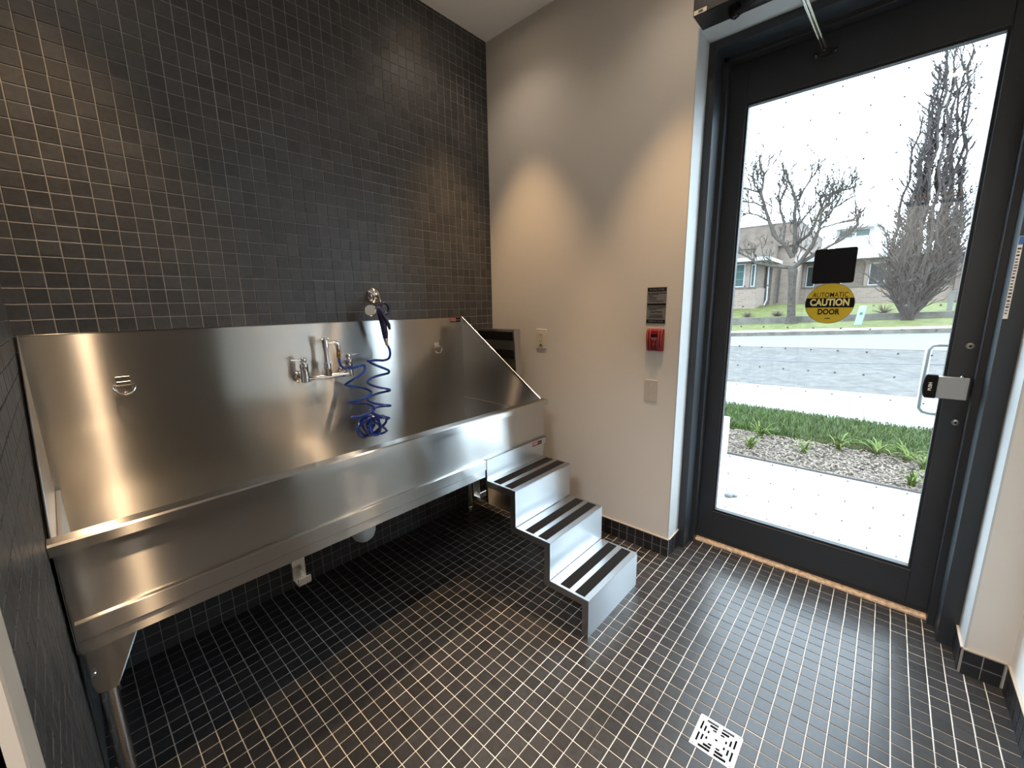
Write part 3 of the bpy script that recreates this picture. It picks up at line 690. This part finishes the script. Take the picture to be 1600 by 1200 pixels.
# ------------------------------------------------------------------ wall fittings
ou = thing('power_outlet', 'ivory duplex power outlet on the end wall beside the tub', 'outlet', (0, -.439, 1.107))
MB().box(-.006, 0, -.3975, -.4805, 1.107, 1.232).build('cover_plate', 'plate', ou, bevel=.002)
rc = MB().box(-.0085, -.006, -.4215, -.4555, 1.128, 1.212).build('receptacle', 'plate', ou, bevel=.001)
for z in (1.150, 1.190):
    for y in (-.432, -.444): MB().box(-.0092, -.0084, y - .0014, y + .0014, z, z + .010).build('slot', 'slot', rc)
    MB().lathe([(.0025, 0), (.0025, .0006)], (-.0085, -.438, z - .007), (-1, 0, 0), 10).build('ground_slot', 'slot', rc)
MB().box(-.0098, -.0084, -.432, -.446, 1.128, 1.136).build('reset_button', 'slot', rc)
bl = thing('blank_cover_plate', 'blank beige cover plate below the red fire alarm', 'cover plate', (0, -1.178, .865))
MB().box(-.0035, 0, -1.143, -1.2130, .865, .983).build('plate', 'plate_grey', bl, bevel=.002)
for z in (.890, .958): MB().lathe([(.003, 0), (.002, .001)], (-.0035, -1.178, z), (-1, 0, 0), 10).build('screw', 'plate', bl)
pl = thing('fire_plaque', 'grey and black fire instruction plaque above the red alarm', 'plaque', (0, -1.1855, 1.279))
py0, py1, pz0, pz1 = -1.1347, -1.2362, 1.279, 1.4635; pc = (py0 + py1) / 2
MB().box(-.003, 0, py0, py1, pz0, pz1).build('panel', 'plaque', pl)
for z0, z1 in ((1.442, 1.460), (1.372, 1.382), (1.283, 1.300)): MB().box(-.0036, -.003, py0 - .002, py1 + .002, z0, z1).build('black_band', 'black', pl)
pf = lambda z, x=-.0038: frame_mtx((x, pc, z), (0, -1, 0), (0, 0, 1))
text_part('IN CASE OF FIRE', .0125, pf(1.451), 'plaque', pl, sx=.85, bold=.0002)
text_part('REMAIN CALM', .0125, pf(1.2915), 'plaque', pl, sx=.95, bold=.0002)
text_part('CAUTION', .012, pf(1.338, -.0032), 'black', pl, sx=1.1, bold=.0005)
ln = MB()
for z, a, b in ((1.433, .0, .1), (1.427, .05, .6), (1.419, .05, .3), (1.412, .1, .5), (1.404, .05, .5), (1.394, .1, .85), (1.365, 0, 1), (1.357, .1, .85), (1.351, .1, .5), (1.324, .15, .85), (1.317, .15, .85), (1.310, .1, .9)):
    L = .098; ln.box(-.0034, -.003, py0 - .002 - a * L, py0 - .002 - (b if b > a + .15 else 1) * L, z - .0014, z + .0014)
ln.build('small_print', 'black', pl)
al = thing('fire_alarm_pull', 'red ribbed fire alarm pull station on the end wall', 'fire alarm', (0, -1.192, 1.14))
ay0, ay1, az0, az1 = -1.148, -1.236, 1.140, 1.254
MB().prism([(0, az0), (-.013, az0), (-.020, az0 + .020), (-.026, az0 + .05), (-.026, az1 - .03), (-.022, az1 - .010), (-.015, az1), (0, az1)], 1, ay1, ay0).build('body', 'red', al, bevel=.003, seg=2)
for y in (-1.156, -1.169, -1.215, -1.228):
    rb = MB(); rb.tube([(-.015, y, az1 + .0005), (-.0225, y, az1 - .008), (-.0265, y, az1 - .03), (-.0268, y, az0 + .05), (-.0215, y, az0 + .020), (-.014, y, az0 - .001)], .0028, 8); rb.build('rib', 'red_light', al, smooth=True)
MB().box(-.0268, -.020, -1.175, -1.209, 1.212, 1.228).build('recess', 'black', al)
MB().box(-.0305, -.020, -1.174, -1.210, 1.152, 1.208).build('pull_handle', 'dark_red', al, bevel=.003)
text_part('FIRE', .012, frame_mtx((-.0308, -1.192, 1.199), (0, -1, 0), (0, 0, 1)), 'red_light', al, bold=.0004)
pd_ = MB(); pd_.prism([(-1.186, 1.176), (-1.198, 1.176), (-1.192, 1.166)], 0, -.0312, -.0304); pd_.box(-.0312, -.0304, -1.190, -1.194, 1.176, 1.188); pd_.build('arrow', 'red_light', al)
for y in (-1.1555, -1.2175): MB().lathe([(.003, 0), (.002, .002)], (-.0285, y, 1.178), (-1, 0, 0), 10).build('screw', 'chrome', al)

# ------------------------------------------------------------------ floor drain
dg = thing('floor_drain', 'square slotted steel drain grate set in the tiled floor', 'drain', ((DR[0] + DR[1]) / 2, (DR[2] + DR[3]) / 2, -.02))
dx, dy = (DR[0] + DR[1]) / 2, (DR[2] + DR[3]) / 2; H = .0625
n = 64; mask = np.ones((n, n), bool); cs_ = 2 * H / n
for i in range(n):
    for j in range(n):
        x = -H + (i + .5) * cs_; y = -H + (j + .5) * cs_
        for (p, q, wid) in ((x, y, .0044), (y, x, .0030)):
            for k, dd in enumerate((.050, .0385, .027, .0155)):
                if abs(abs(p) - dd) < wid and .005 < abs(q) < dd - .009: mask[i, j] = False
        if math.hypot(x, y) < .0045 or any(math.hypot(abs(x) - .055, abs(y) - .055) < .0026 for _ in (0,)): mask[i, j] = False
mask[0, :] = mask[-1, :] = True; mask[:, 0] = mask[:, -1] = True
gm = MB(); idx = {}
def gv(i, j):
    if (i, j) not in idx: idx[(i, j)] = len(gm.v); gm.v.append((dx - H + i * cs_, dy - H + j * cs_, .0022))
    return idx[(i, j)]
for i in range(n):
    for j in range(n):
        if mask[i, j]: gm.f.append((gv(i, j), gv(i + 1, j), gv(i + 1, j + 1), gv(i, j + 1)))
go = gm.build('grate', 'grate', dg)
sm = go.modifiers.new('thick', 'SOLIDIFY'); sm.thickness = .003; sm.offset = -1
MB().box(DR[0] + .001, DR[1] - .001, DR[2] + .001, DR[3] - .001, -.0195, -.0185).build('sump', 'black', dg)
fr_ = MB()
for a in ((DR[0], DR[0] + .002, DR[2], DR[3]), (DR[1] - .002, DR[1], DR[2], DR[3]), (DR[0], DR[1], DR[2], DR[2] + .002), (DR[0], DR[1], DR[3] - .002, DR[3])): fr_.box(*a, -.019, .0018)
fr_.build('frame', 'grate', dg)

# ------------------------------------------------------------------ outside: ground
KN = [(0.36, -.012, 0), (1.96, -.012, 0), (3.95, 0, 0), (5.5, .0, .022), (8.7, .02, .034), (11.0, .105, .028), (14.0, .27, .0573)]
def gz(x, y):
    for (a, A, Ba), (b, B_, Bb) in zip(KN[:-1], KN[1:]):
        if x <= b:
            t = max(0, (x - a) / (b - a)); return A + (B_ - A) * t - (Ba + (Bb - Ba) * t) * y
    return KN[-1][1] - KN[-1][2] * y
def strip(name, m, xs, zf, y0=-12, y1=14, ny=40, depth=.25):
    b = MB(); ys = np.linspace(y0, y1, ny)
    for x in xs:
        for y in ys: b.v.append((x, y, zf(x, y)))
    k = len(b.v); nx = len(xs)
    for x in xs:
        for y in ys: b.v.append((x, y, zf(x, y) - depth))
    for i in range(nx - 1):
        for j in range(ny - 1):
            q = i * ny + j; b.f.append((q, q + ny, q + ny + 1, q + 1)); b.f.append((k + q, k + q + 1, k + q + ny + 1, k + q + ny))
    for i in range(nx - 1):
        for j in (0, ny - 1): q = i * ny + j; b.f.append((q, q + ny, k + q + ny, k + q))
    for j in range(ny - 1):
        for i in (0, nx - 1): q = i * ny + j; b.f.append((q, q + 1, k + q + 1, k + q))
    o = b.build(name, m); o['kind'] = 'structure'
    return o
pad = struct(MB().box(.36, 1.955, -12, 14, -.2, -.013).build('concrete_pad', 'concrete'))
strip('planting_bed', 'soil', np.linspace(1.955, 2.80, 12), lambda x, y: -.012 + .012 * math.sin(5 * y + 9 * x) * math.sin(7 * x) - .004)
strip('near_lawn', 'lawn', np.linspace(2.80, 3.93, 4), lambda x, y: 0.0)
sw = strip('near_sidewalk', 'walk', [3.93, 5.48], lambda x, y: gz(x, y) + .004)
for k in range(-6, 8):
    y = -2.02 + 1.5 * k
    MB().prism([(3.935, y - .006), (5.475, y - .006 + .10), (5.475, y + .006 + .10), (3.935, y + .006)], 2, .0042 - .02, gz(4.7, y) + .0065).build('control_joint', 'crack', sw)
strip('kerb_near', 'walk', [5.48, 5.62], lambda x, y: gz(x, y) + .002)
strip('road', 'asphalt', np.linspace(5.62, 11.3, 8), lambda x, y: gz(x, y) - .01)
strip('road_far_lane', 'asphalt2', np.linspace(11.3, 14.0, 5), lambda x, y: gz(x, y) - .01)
ck = MB()
def crack(pts, wd):
    p = []
    for (xa, ya), (xb, yb) in zip(pts[:-1], pts[1:]):
        for t in np.linspace(0, 1, 14, endpoint=False): p.append((xa + (xb - xa) * t + rnd.uniform(-.03, .03), ya + (yb - ya) * t))
    ck.tube([(x, y, gz(x, y) - .012) for x, y in p], wd, 5)
crack([(8.65, 5), (8.7, .6), (8.9, -1.5), (9.2, -3.2), (9.3, -9)], .022)
crack([(8.75, -1.6), (7.4, -2.6), (6.6, -3.6)], .018)
crack([(11.2, 4), (11.3, -9)], .018); crack([(10.2, -1.9), (9.8, -3.0)], .02)
tag(ck.build('road_cracks', 'crack'), 'dark cracks wandering across the grey road', 'cracks', kind='stuff')
strip('kerb_far', 'retain', [14.0, 14.15], lambda x, y: .27 - .0573 * y + .11)
strip('far_sidewalk', 'walk', [14.15, 14.9], lambda x, y: .385 - .0573 * y + (x - 14.15) * .02)
strip('far_verge', 'far_lawn', np.linspace(14.9, 17.5, 8), lambda x, y: .40 - .058 * y + (x - 14.9) * (.135 / 2.6))
strip('retaining_wall', 'retain', [17.5, 17.75], lambda x, y: .775 - .047 * y, depth=.9)
upz = lambda x, y: .745 - .047 * y * max(0, 1 - (x - 17.75) / 4.0) + min(.42, (x - 17.75) * .085)
strip('far_upper_lawn', 'far_lawn', np.linspace(17.75, 40, 16), upz, depth=.3)

# grass blades of the near strip and mulch chips
ga = np.random.RandomState(3)
def blades(n, xr, yr, h0, h1, wd, m, name, label, cat, zf=0.0):
    x = ga.uniform(*xr, n); y = ga.uniform(*yr, n); h = ga.uniform(h0, h1, n); a = ga.uniform(0, 2 * PI, n); l = ga.uniform(.1, .7, n) * h
    b = ga.uniform(0, 2 * PI, n); V = np.zeros((n, 5, 3)); c, s = np.cos(a) * wd, np.sin(a) * wd
    z0 = zf
    V[:, 0] = np.c_[x - c, y - s, np.full(n, z0)]; V[:, 1] = np.c_[x + c, y + s, np.full(n, z0)]
    V[:, 2] = np.c_[x + c * .8 + np.cos(b) * l * .4, y + s * .8 + np.sin(b) * l * .4, z0 + h * .6]; V[:, 3] = np.c_[x - c * .8 + np.cos(b) * l * .4, y - s * .8 + np.sin(b) * l * .4, z0 + h * .6]
    V[:, 4] = np.c_[x + np.cos(b) * l, y + np.sin(b) * l, z0 + h]
    me = bpy.data.meshes.new(name); k = np.arange(n) * 5
    me.from_pydata(V.reshape(-1, 3).tolist(), [], [t for q in k.tolist() for t in ((q, q + 1, q + 2, q + 3), (q + 3, q + 2, q + 4))])
    me.materials.append(M[m]); o = bpy.data.objects.new(name, me); COL.objects.link(o)
    return tag(o, label, cat, kind='stuff')
blades(46000, (2.80, 3.94), (-4.5, 1.2), .03, .085, .0028, 'blade', 'grass', 'short green grass strip between the mulch bed and the sidewalk', 'grass')
cn = 9000; cxs = ga.uniform(1.97, 2.79, cn); cys = ga.uniform(-4.2, 1.0, cn)
chm = MB()
for x, y in zip(cxs, cys):
    a = ga.uniform(0, PI); L = ga.uniform(.008, .026); W_ = ga.uniform(.003, .007); t = ga.uniform(-.5, .5); u = Vector((math.cos(a), math.sin(a), t * .6)).normalized(); v = Vector((-math.sin(a), math.cos(a), ga.uniform(-.4, .4))).normalized()
    c = Vector((x, y, ga.uniform(-.006, .008))); k = len(chm.v); nn = u.cross(v) * .002
    chm.v += [tuple(c - u * L - v * W_ + nn), tuple(c + u * L - v * W_ + nn), tuple(c + u * L + v * W_ + nn), tuple(c - u * L + v * W_ + nn), tuple(c - nn)]
    chm.f += [(k, k + 1, k + 2, k + 3), (k + 1, k, k + 4), (k + 2, k + 1, k + 4), (k + 3, k + 2, k + 4), (k, k + 3, k + 4)]
me = bpy.data.meshes.new('mulch'); me.from_pydata(chm.v, [], chm.f); me.materials.append(M['chip'])
o = bpy.data.objects.new('mulch', me); COL.objects.link(o); tag(o, 'brown wood mulch chips in the planting bed', 'mulch', kind='stuff')
# daylily clumps
WE = [(2.2228, -1.2352, 'upright daylily clump at the left end of the mulch bed', .20), (2.6603, -1.2318, 'wide daylily clump against the grass, left end of the bed', .26), (2.3917, -1.6324, 'small daylily clump in the middle of the mulch bed', .18),
      (2.7058, -1.8723, 'daylily clump at the grass edge, third from the left', .25), (2.7375, -2.1429, 'daylily clump at the grass edge, second from the door handle', .25), (2.7248, -2.3421, 'daylily clump at the grass edge nearest the door handle', .24),
      (2.5151, -2.438, 'tall daylily clump beside the right edge of the glass', .25), (2.0869, -2.3595, 'yellow-green daylily clump close to the concrete pad', .20)]
for x, y, lab, hh in WE:
    R_ = random.Random(int(x * 1000) + int(-y * 999)); t = thing('daylily', lab, 'plant', (x, y, 0), 'daylilies in the mulch bed')
    b = MB()
    for k in range(16):
        a = R_.uniform(0, 2 * PI); L = hh * R_.uniform(.7, 1.15); out = R_.uniform(.35, 1.0); base = Vector((x + R_.uniform(-.02, .02), y + R_.uniform(-.02, .02), -.01)); dr = Vector((math.cos(a), math.sin(a), 0)); sdv = Vector((-math.sin(a), math.cos(a), 0))
        P = []
        for i in range(6):
            s_ = i / 5; P.append((base + dr * (L * out * s_ ** 1.4) + Vector((0, 0, L * (1.0 * s_ - .75 * out * s_ ** 2.6))), .0075 * (1 - s_ ** 2) + .0008))
        vs = []
        for p, wd in P: vs += [p - sdv * wd, p + Vector((0, 0, -wd * .4)), p + sdv * wd]
        fs = []
        for i in range(5):
            q = i * 3; fs += [(q, q + 1, q + 4, q + 3), (q + 1, q + 2, q + 5, q + 4)]
        b.add(vs, fs)
    b.build('leaves', 'weed', t)
ed = strip('bed_edging', 'slot', [1.950, 1.965], lambda x, y: .004, y0=-4.5, y1=-1.11, ny=2, depth=.05)
bw = thing('planter_wall', 'pale concrete block wall end at the left edge of the pad', 'block wall', (1.85, -.8, -.013))
for z0, z1 in ((-.013, .168), (.175, .342)): MB().box(1.735, 1.962, -1.105, 0.4, z0, z1).build('block', 'concrete', bw, bevel=.006)
for k, (x, y, r) in enumerate(((1.02, -1.36, .030), (1.05, -1.395, .022))):
    q = MB(); q.lathe([(r * .3, 0), (r, r * .3), (r * .9, r * .7), (r * .4, r)], (x, y, -.0135), (.1, .05, 1), 9)
    tag(q.build('pebble', 'rock', loc=(x, y, -.0135), smooth=True), ('larger' if k == 0 else 'smaller') + ' grey pebble lying on the concrete pad', 'pebble')

# ------------------------------------------------------------------ outside: trees
def limb(b, pts, r0, r1, n=6):
    m = len(pts); b.tube(pts, [r0 + (r1 - r0) * i / (m - 1) for i in range(m)], n)
TREE = {'b1': [(0.86, 2.59), (1.47, 2.69), (2.12, 2.87), (2.5, 3.16), (2.82, 3.32)],
 'b2': [(0.86, 2.96), (1.14, 3.47), (1.43, 3.72), (1.68, 4.28), (1.87, 4.82), (2.03, 5.37), (1.98, 5.72), (1.99, 6.09), (2.13, 6.26)],
 'b2b': [(2.03, 5.37), (2.33, 5.75), (2.43, 6.14)], 'b2c': [(2.05, 5.41), (2.57, 5.67), (2.82, 5.69)], 'b2d': [(1.89, 4.86), (2.24, 5.1), (2.75, 5.24)],
 'b2e': [(1.68, 4.31), (2.13, 4.64), (2.49, 4.77), (2.77, 4.65)], 'b3': [(1.2, 3.59), (1.18, 4.1), (1.38, 4.68), (1.49, 5.27), (1.46, 5.52)],
 'b4': [(0.87, 3.0), (0.85, 3.37), (0.89, 3.92), (0.99, 4.58), (0.98, 5.04), (1.17, 5.54), (1.37, 5.96), (1.41, 6.22)], 'b4b': [(0.87, 4.06), (0.83, 4.49), (0.99, 5.04)],
 'b4c': [(0.98, 5.04), (0.82, 5.44), (0.64, 5.85), (0.51, 5.99)], 'b5': [(0.86, 3.11), (0.76, 3.54), (0.47, 3.79), (0.36, 4.1), (0.23, 4.71), (0.1, 5.17), (-0.27, 5.24), (-0.51, 5.27)],
 'b5b': [(0.23, 4.71), (0.33, 5.07), (0.16, 5.52)], 'b5c': [(0.23, 4.71), (-0.1, 4.96)], 'b5d': [(0.85, 4.13), (0.6, 4.52), (0.31, 4.97)],
 'b6': [(0.8, 2.58), (0.59, 2.79), (0.25, 3.38), (0.11, 3.86), (0.08, 4.45), (-0.21, 4.71), (-0.35, 4.95)], 'b6b': [(0.09, 3.96), (-0.11, 4.24), (-0.23, 4.5), (-0.73, 4.81)],
 'b6c': [(0.09, 3.89), (-0.4, 4.0), (-0.9, 4.03)], 'b7': [(0.83, 2.59), (0.21, 3.01), (-0.19, 3.26), (-0.59, 3.5), (-0.91, 3.93), (-0.94, 4.13)]}
PAR = {'b2b': 'b2', 'b2c': 'b2', 'b2d': 'b2', 'b2e': 'b2', 'b3': 'b2', 'b4b': 'b4', 'b4c': 'b4', 'b5b': 'b5', 'b5c': 'b5', 'b5d': 'b4', 'b6b': 'b6', 'b6c': 'b6'}
XS = {'b1': .5, 'b2': -.5, 'b4': .25, 'b5': .7, 'b6': -.7, 'b7': .1}
t1 = thing('street_tree', 'bare spreading deciduous tree across the road left of the black sign', 'tree', (17.2, .70, .5))
TR = random.Random(11); tk = MB(); crown = MB()
tk.tube([(17.2, .69, .40), (17.2, .695, .55), (17.2, .71, .75), (17.2, .76, 1.4), (17.2, .79, 2.0), (17.2, .82, 2.45), (17.2, .84, 2.62)], [.26, .19, .145, .13, .13, .165, .15], 12)
tk.build('trunk', 'bark', t1, smooth=True)
def bx(name, z):
    r_ = PAR.get(name, name); base = XS[r_] * min(1.4, max(0, z - 2.6) * .35)
    return base + (.25 * (hash(name[-1]) % 3 - 1) * 0 + (.12 if name in PAR else 0) * (z - 3.5))
def twig(b, p, dr, L, r, lev):
    pts = [p]; q = p; d_ = dr.normalized()
    for i in range(3):
        d_ = (d_ + Vector((TR.uniform(-.35, .35), TR.uniform(-.35, .35), TR.uniform(-.1, .35)))).normalized(); q = q + d_ * L / 3; pts.append(q)
    limb(b, pts, r, r * .62, 4)
    if lev > 0:
        for i in range(TR.randint(2, 3)):
            k = TR.randint(1, 3); twig(b, pts[k], (d_ + Vector((TR.uniform(-.8, .8), TR.uniform(-.9, .9), TR.uniform(-.3, .6)))), L * TR.uniform(.45, .75), r * .78, lev - 1)
for nm, pl_ in TREE.items():
    P = [Vector((17.2 + bx(nm, z), y, z)) for y, z in pl_]
    if nm == 'b1': P = [Vector((17.2 + .12 * i, y, z)) for i, (y, z) in enumerate(pl_)]
    r0 = .085 if nm in ('b2', 'b4', 'b6') else .07 if nm in ('b5', 'b7', 'b1') else .042 if nm == 'b3' else .03
    limb(crown, P, r0, .026, 7)
    for i in range(1, len(P)):
        for _ in range(4 if i > len(P) // 3 else 1):
            t = TR.random(); p = P[i - 1].lerp(P[i], t); d0 = (P[i] - P[i - 1]).normalized()
            twig(crown, p, d0 + Vector((TR.uniform(-.9, .9), TR.uniform(-.9, .9), TR.uniform(-.2, .7))), TR.uniform(.35, .85), .0215, 2)
crown.build('branches', 'bark', t1)
t2 = thing('poplar_tree', 'tall narrow bare poplar across the road right of the black sign', 'tree', (17.0, -2.57, .6))
TR = random.Random(5); stm = MB(); tw = MB()
for k in range(40):
    a = TR.uniform(0, 2 * PI); spread = TR.uniform(.15, 1.0) ** .7; ht = (2.6, 3.2, 3.8, 4.6, 5.4, 6.4, 7.4, 8.2, 8.6, 8.7)[k % 10] * TR.uniform(.92, 1.02)
    dxv, dyv = .55 * math.cos(a) * spread, math.sin(a) * spread
    P = []; nseg = 14; ph1, ph2 = TR.uniform(0, 6), TR.uniform(0, 6)
    for i in range(nseg + 1):
        s_ = i / nseg; z = .62 + (ht - .62) * s_
        bulge = math.sin(min(1, (z - .6) / 2.0) * PI / 2) * (1 - .50 * max(0, z - 3.4) / 5.2)
        yc = -2.57 - .14 * min(1, (z - .6) / 2) + .06 * max(0, z - 4) / 4
        wob = .06 * min(1, s_ * 4)
        P.append(Vector((17.0 + dxv * bulge + wob * math.sin(5 * z + ph1), yc + dyv * .80 * bulge + wob * math.sin(4.3 * z + ph2) + (.12 * math.cos(a) if i == 0 else 0), z)))
    limb(stm, P, .062 if ht > 4.5 else .042, .022, 6)
    for i in range(1, nseg + 1):
        for _ in range(4):
            p = P[i - 1].lerp(P[i], TR.random())
            if p.z < 1.0: continue
            lo_ = p.z < 3.6; sy = 1 if dyv > 0 else -1
            twig(tw, p, Vector((TR.uniform(-.7, .7), TR.uniform(-.7, .7) + .35 * sy, .8 if lo_ else 1.0)), TR.uniform(.25, .6) * (1.1 if lo_ else .8), .018, 1)
for a in range(26):                     # loose side shoots low on the trunk
    sy = 1 if a % 2 else -1; p = Vector((17 + TR.uniform(-.3, .3), -2.66 + sy * TR.uniform(.2, .5), TR.uniform(1.2, 3.6)))
    twig(tw, p, Vector((TR.uniform(-.4, .4), sy * TR.uniform(.5, 1.0), TR.uniform(.2, .9))), TR.uniform(.5, 1.0), .021, 2)
stm.build('stems', 'bark2', t2); tw.build('twigs', 'bark2', t2)

# ------------------------------------------------------------------ outside: school building
bd = thing('brick_building', 'long buff brick school building across the road', 'building', (26, 0, 1.0))
def part(name, m, *a, bevel=0): return MB().box(*a).build(name, m, bd, bevel=bevel)
def window(xf, y0, y1, z0, z1, glass, n=2, mull='teal_trim'):
    f = MB(); t = .05
    for a in ((y0, y0 - t, z0, z1), (y1 + t, y1, z0, z1), (y0 - t, y1 + t, z0, z0 + t), (y0 - t, y1 + t, z1 - t, z1)): f.box(xf - .03, xf + .03, *a)
    o = f.build('window_frame', 'fascia', bd)
    MB().box(xf - .005, xf + .01, y0, y1, z0, z1).build('pane', glass, o)
    for k in range(1, n): MB().box(xf - .02, xf + .005, y0 - t, y1 + t, z0 + (z1 - z0) * k / n - .02, z0 + (z1 - z0) * k / n + .02).build('glazing_bar', mull, o)
# nearer wing on the left
part('wing_wall', 'brick_pale', 21, 23.2, 2.80, 9.0, .5, 1.99)
part('wing_wall_upper', 'brick_brown', 21.12, 23.2, 2.86, 9.0, 1.99, 3.20)
part('pier', 'brick_pale', 20.98, 21.15, 3.12, 3.34, 1.99, 3.18)
part('sill_band', 'retain', 20.94, 21.2, 2.78, 9.0, 1.97, 2.03)
window(21.08, 3.86, 3.36, 2.04, 3.16, 'teal_glass', 3); window(21.08, 3.10, 2.90, 2.04, 3.10, 'teal_glass', 1); window(21.08, 5.6, 4.1, 2.04, 3.16, 'teal_glass', 3)
part('wing_roof', 'fascia', 20.3, 23.6, 2.25, 9.2, 3.20, 3.36)
part('recess_wall', 'brick_brown', 23.0, 24, 2.55, 3.4, .9, 4.1)
# two-storey block with brown upper band
part('block_wall', 'brick_pale', 24, 33, -.2 + 2.0, 10, .9, 4.25)
part('upper_band', 'roof', 23.75, 33, 1.70, 10.5, 4.12, 5.25)
part('band_cap', 'fascia', 23.7, 33.1, 1.66, 10.6, 5.25, 5.36)
part('door_recess', 'slot', 23.97, 24.05, 2.35, 2.45, 1.25, 3.0)
ds = MB(); ds.tube([(22.9, 2.74, 3.22), (22.9, 2.69, 1.40), (22.6, 2.80, .95), (22.4, 2.86, .80)], .045, 8); ds.build('downspout', 'fascia', bd, smooth=True)
# long single-storey wing
part('long_wall_lower', 'brick_pale', 27, 36, -12, 2.2, .6, 2.03)
part('long_wall_upper', 'brick_brown', 27.1, 36, -12, 2.2, 2.03, 3.40)
part('long_sill', 'retain', 26.95, 27.2, -12, 2.2, 2.0, 2.06)
for y0, y1 in ((1.62, 1.20), (.55, .0), (-1.08, -1.76), (-3.2, -3.8), (-5.6, -6.4), (-8.0, -8.8)):
    window(27.06, y0, y1, 2.07, 3.22, 'dark_glass', 1); part('window_pier', 'brick_pale', 27.0, 27.2, y0 + .02, y0 + .16, 2.06, 3.36)
part('long_eave', 'fascia', 26.2, 36.5, -12.4, 2.1, 3.42, 3.62)
part('dark_entry', 'brick_brown', 26.7, 27.1, -5.2, -4.25, 1.2, 3.0)
# clerestory behind
part('clerestory_wall', 'fascia', 34, 40, -.8, 1.1, 3.6, 5.9); part('clerestory_roof', 'fascia', 33.4, 40.5, -1.3, 1.5, 5.86, 6.0)
window(33.98, .93, .2, 5.30, 5.84, 'teal_glass', 1); window(33.98, .1, -.65, 5.35, 5.84, 'teal_glass', 1)
# roadside furniture
ub = thing('utility_box', 'small leaning pale green utility pedestal on the far verge', 'utility box', (16, -1.37, .5))
q = MB(); q.obox((16, -1.40, .79), (.10, 0, .0), (0, .10, 0), (0, -.045, .36)); q.build('cabinet', 'util', ub, bevel=.015)
MB().obox((15.895, -1.415, .90), (.004, 0, 0), (0, .035, 0), (0, -.005, .045)).build('label', 'util_dark', ub)
ps = thing('fence_post', 'square grey post beside the far retaining wall', 'post', (18.5, -3.62, .9))
MB().box(18.43, 18.57, -3.68, -3.55, .8, 1.56).build('shaft', 'post', ps); MB().box(18.41, 18.59, -3.70, -3.53, 1.56, 1.60).build('cap', 'post', ps)
for k, (y, r, lab) in enumerate(((2.45, .22, 'low dry shrub near the white downspout'), (1.35, .25, 'low dry shrub left of the bare street tree'), (-1.95, .30, 'low dry shrub behind the utility pedestal'))):
    R_ = random.Random(k); b = MB(); z0 = upz(18.2, y)
    for _ in range(70):
        a = R_.uniform(0, 2 * PI); e = R_.uniform(.2, 1.3); L = r * R_.uniform(.7, 1.3)
        b.tube([(18.2, y, z0 - .03), (18.2 + L * .5 * math.cos(a) * math.cos(e), y + L * .6 * math.sin(a) * math.cos(e), z0 + L * .5 * math.sin(e)), (18.2 + L * math.cos(a) * math.cos(e), y + L * 1.3 * math.sin(a) * math.cos(e), z0 + L * math.sin(e))], [.012, .008, .003], 4)
    tag(b.build('dry_shrub', 'shrub', loc=(18.2, y, z0)), lab, 'shrub')
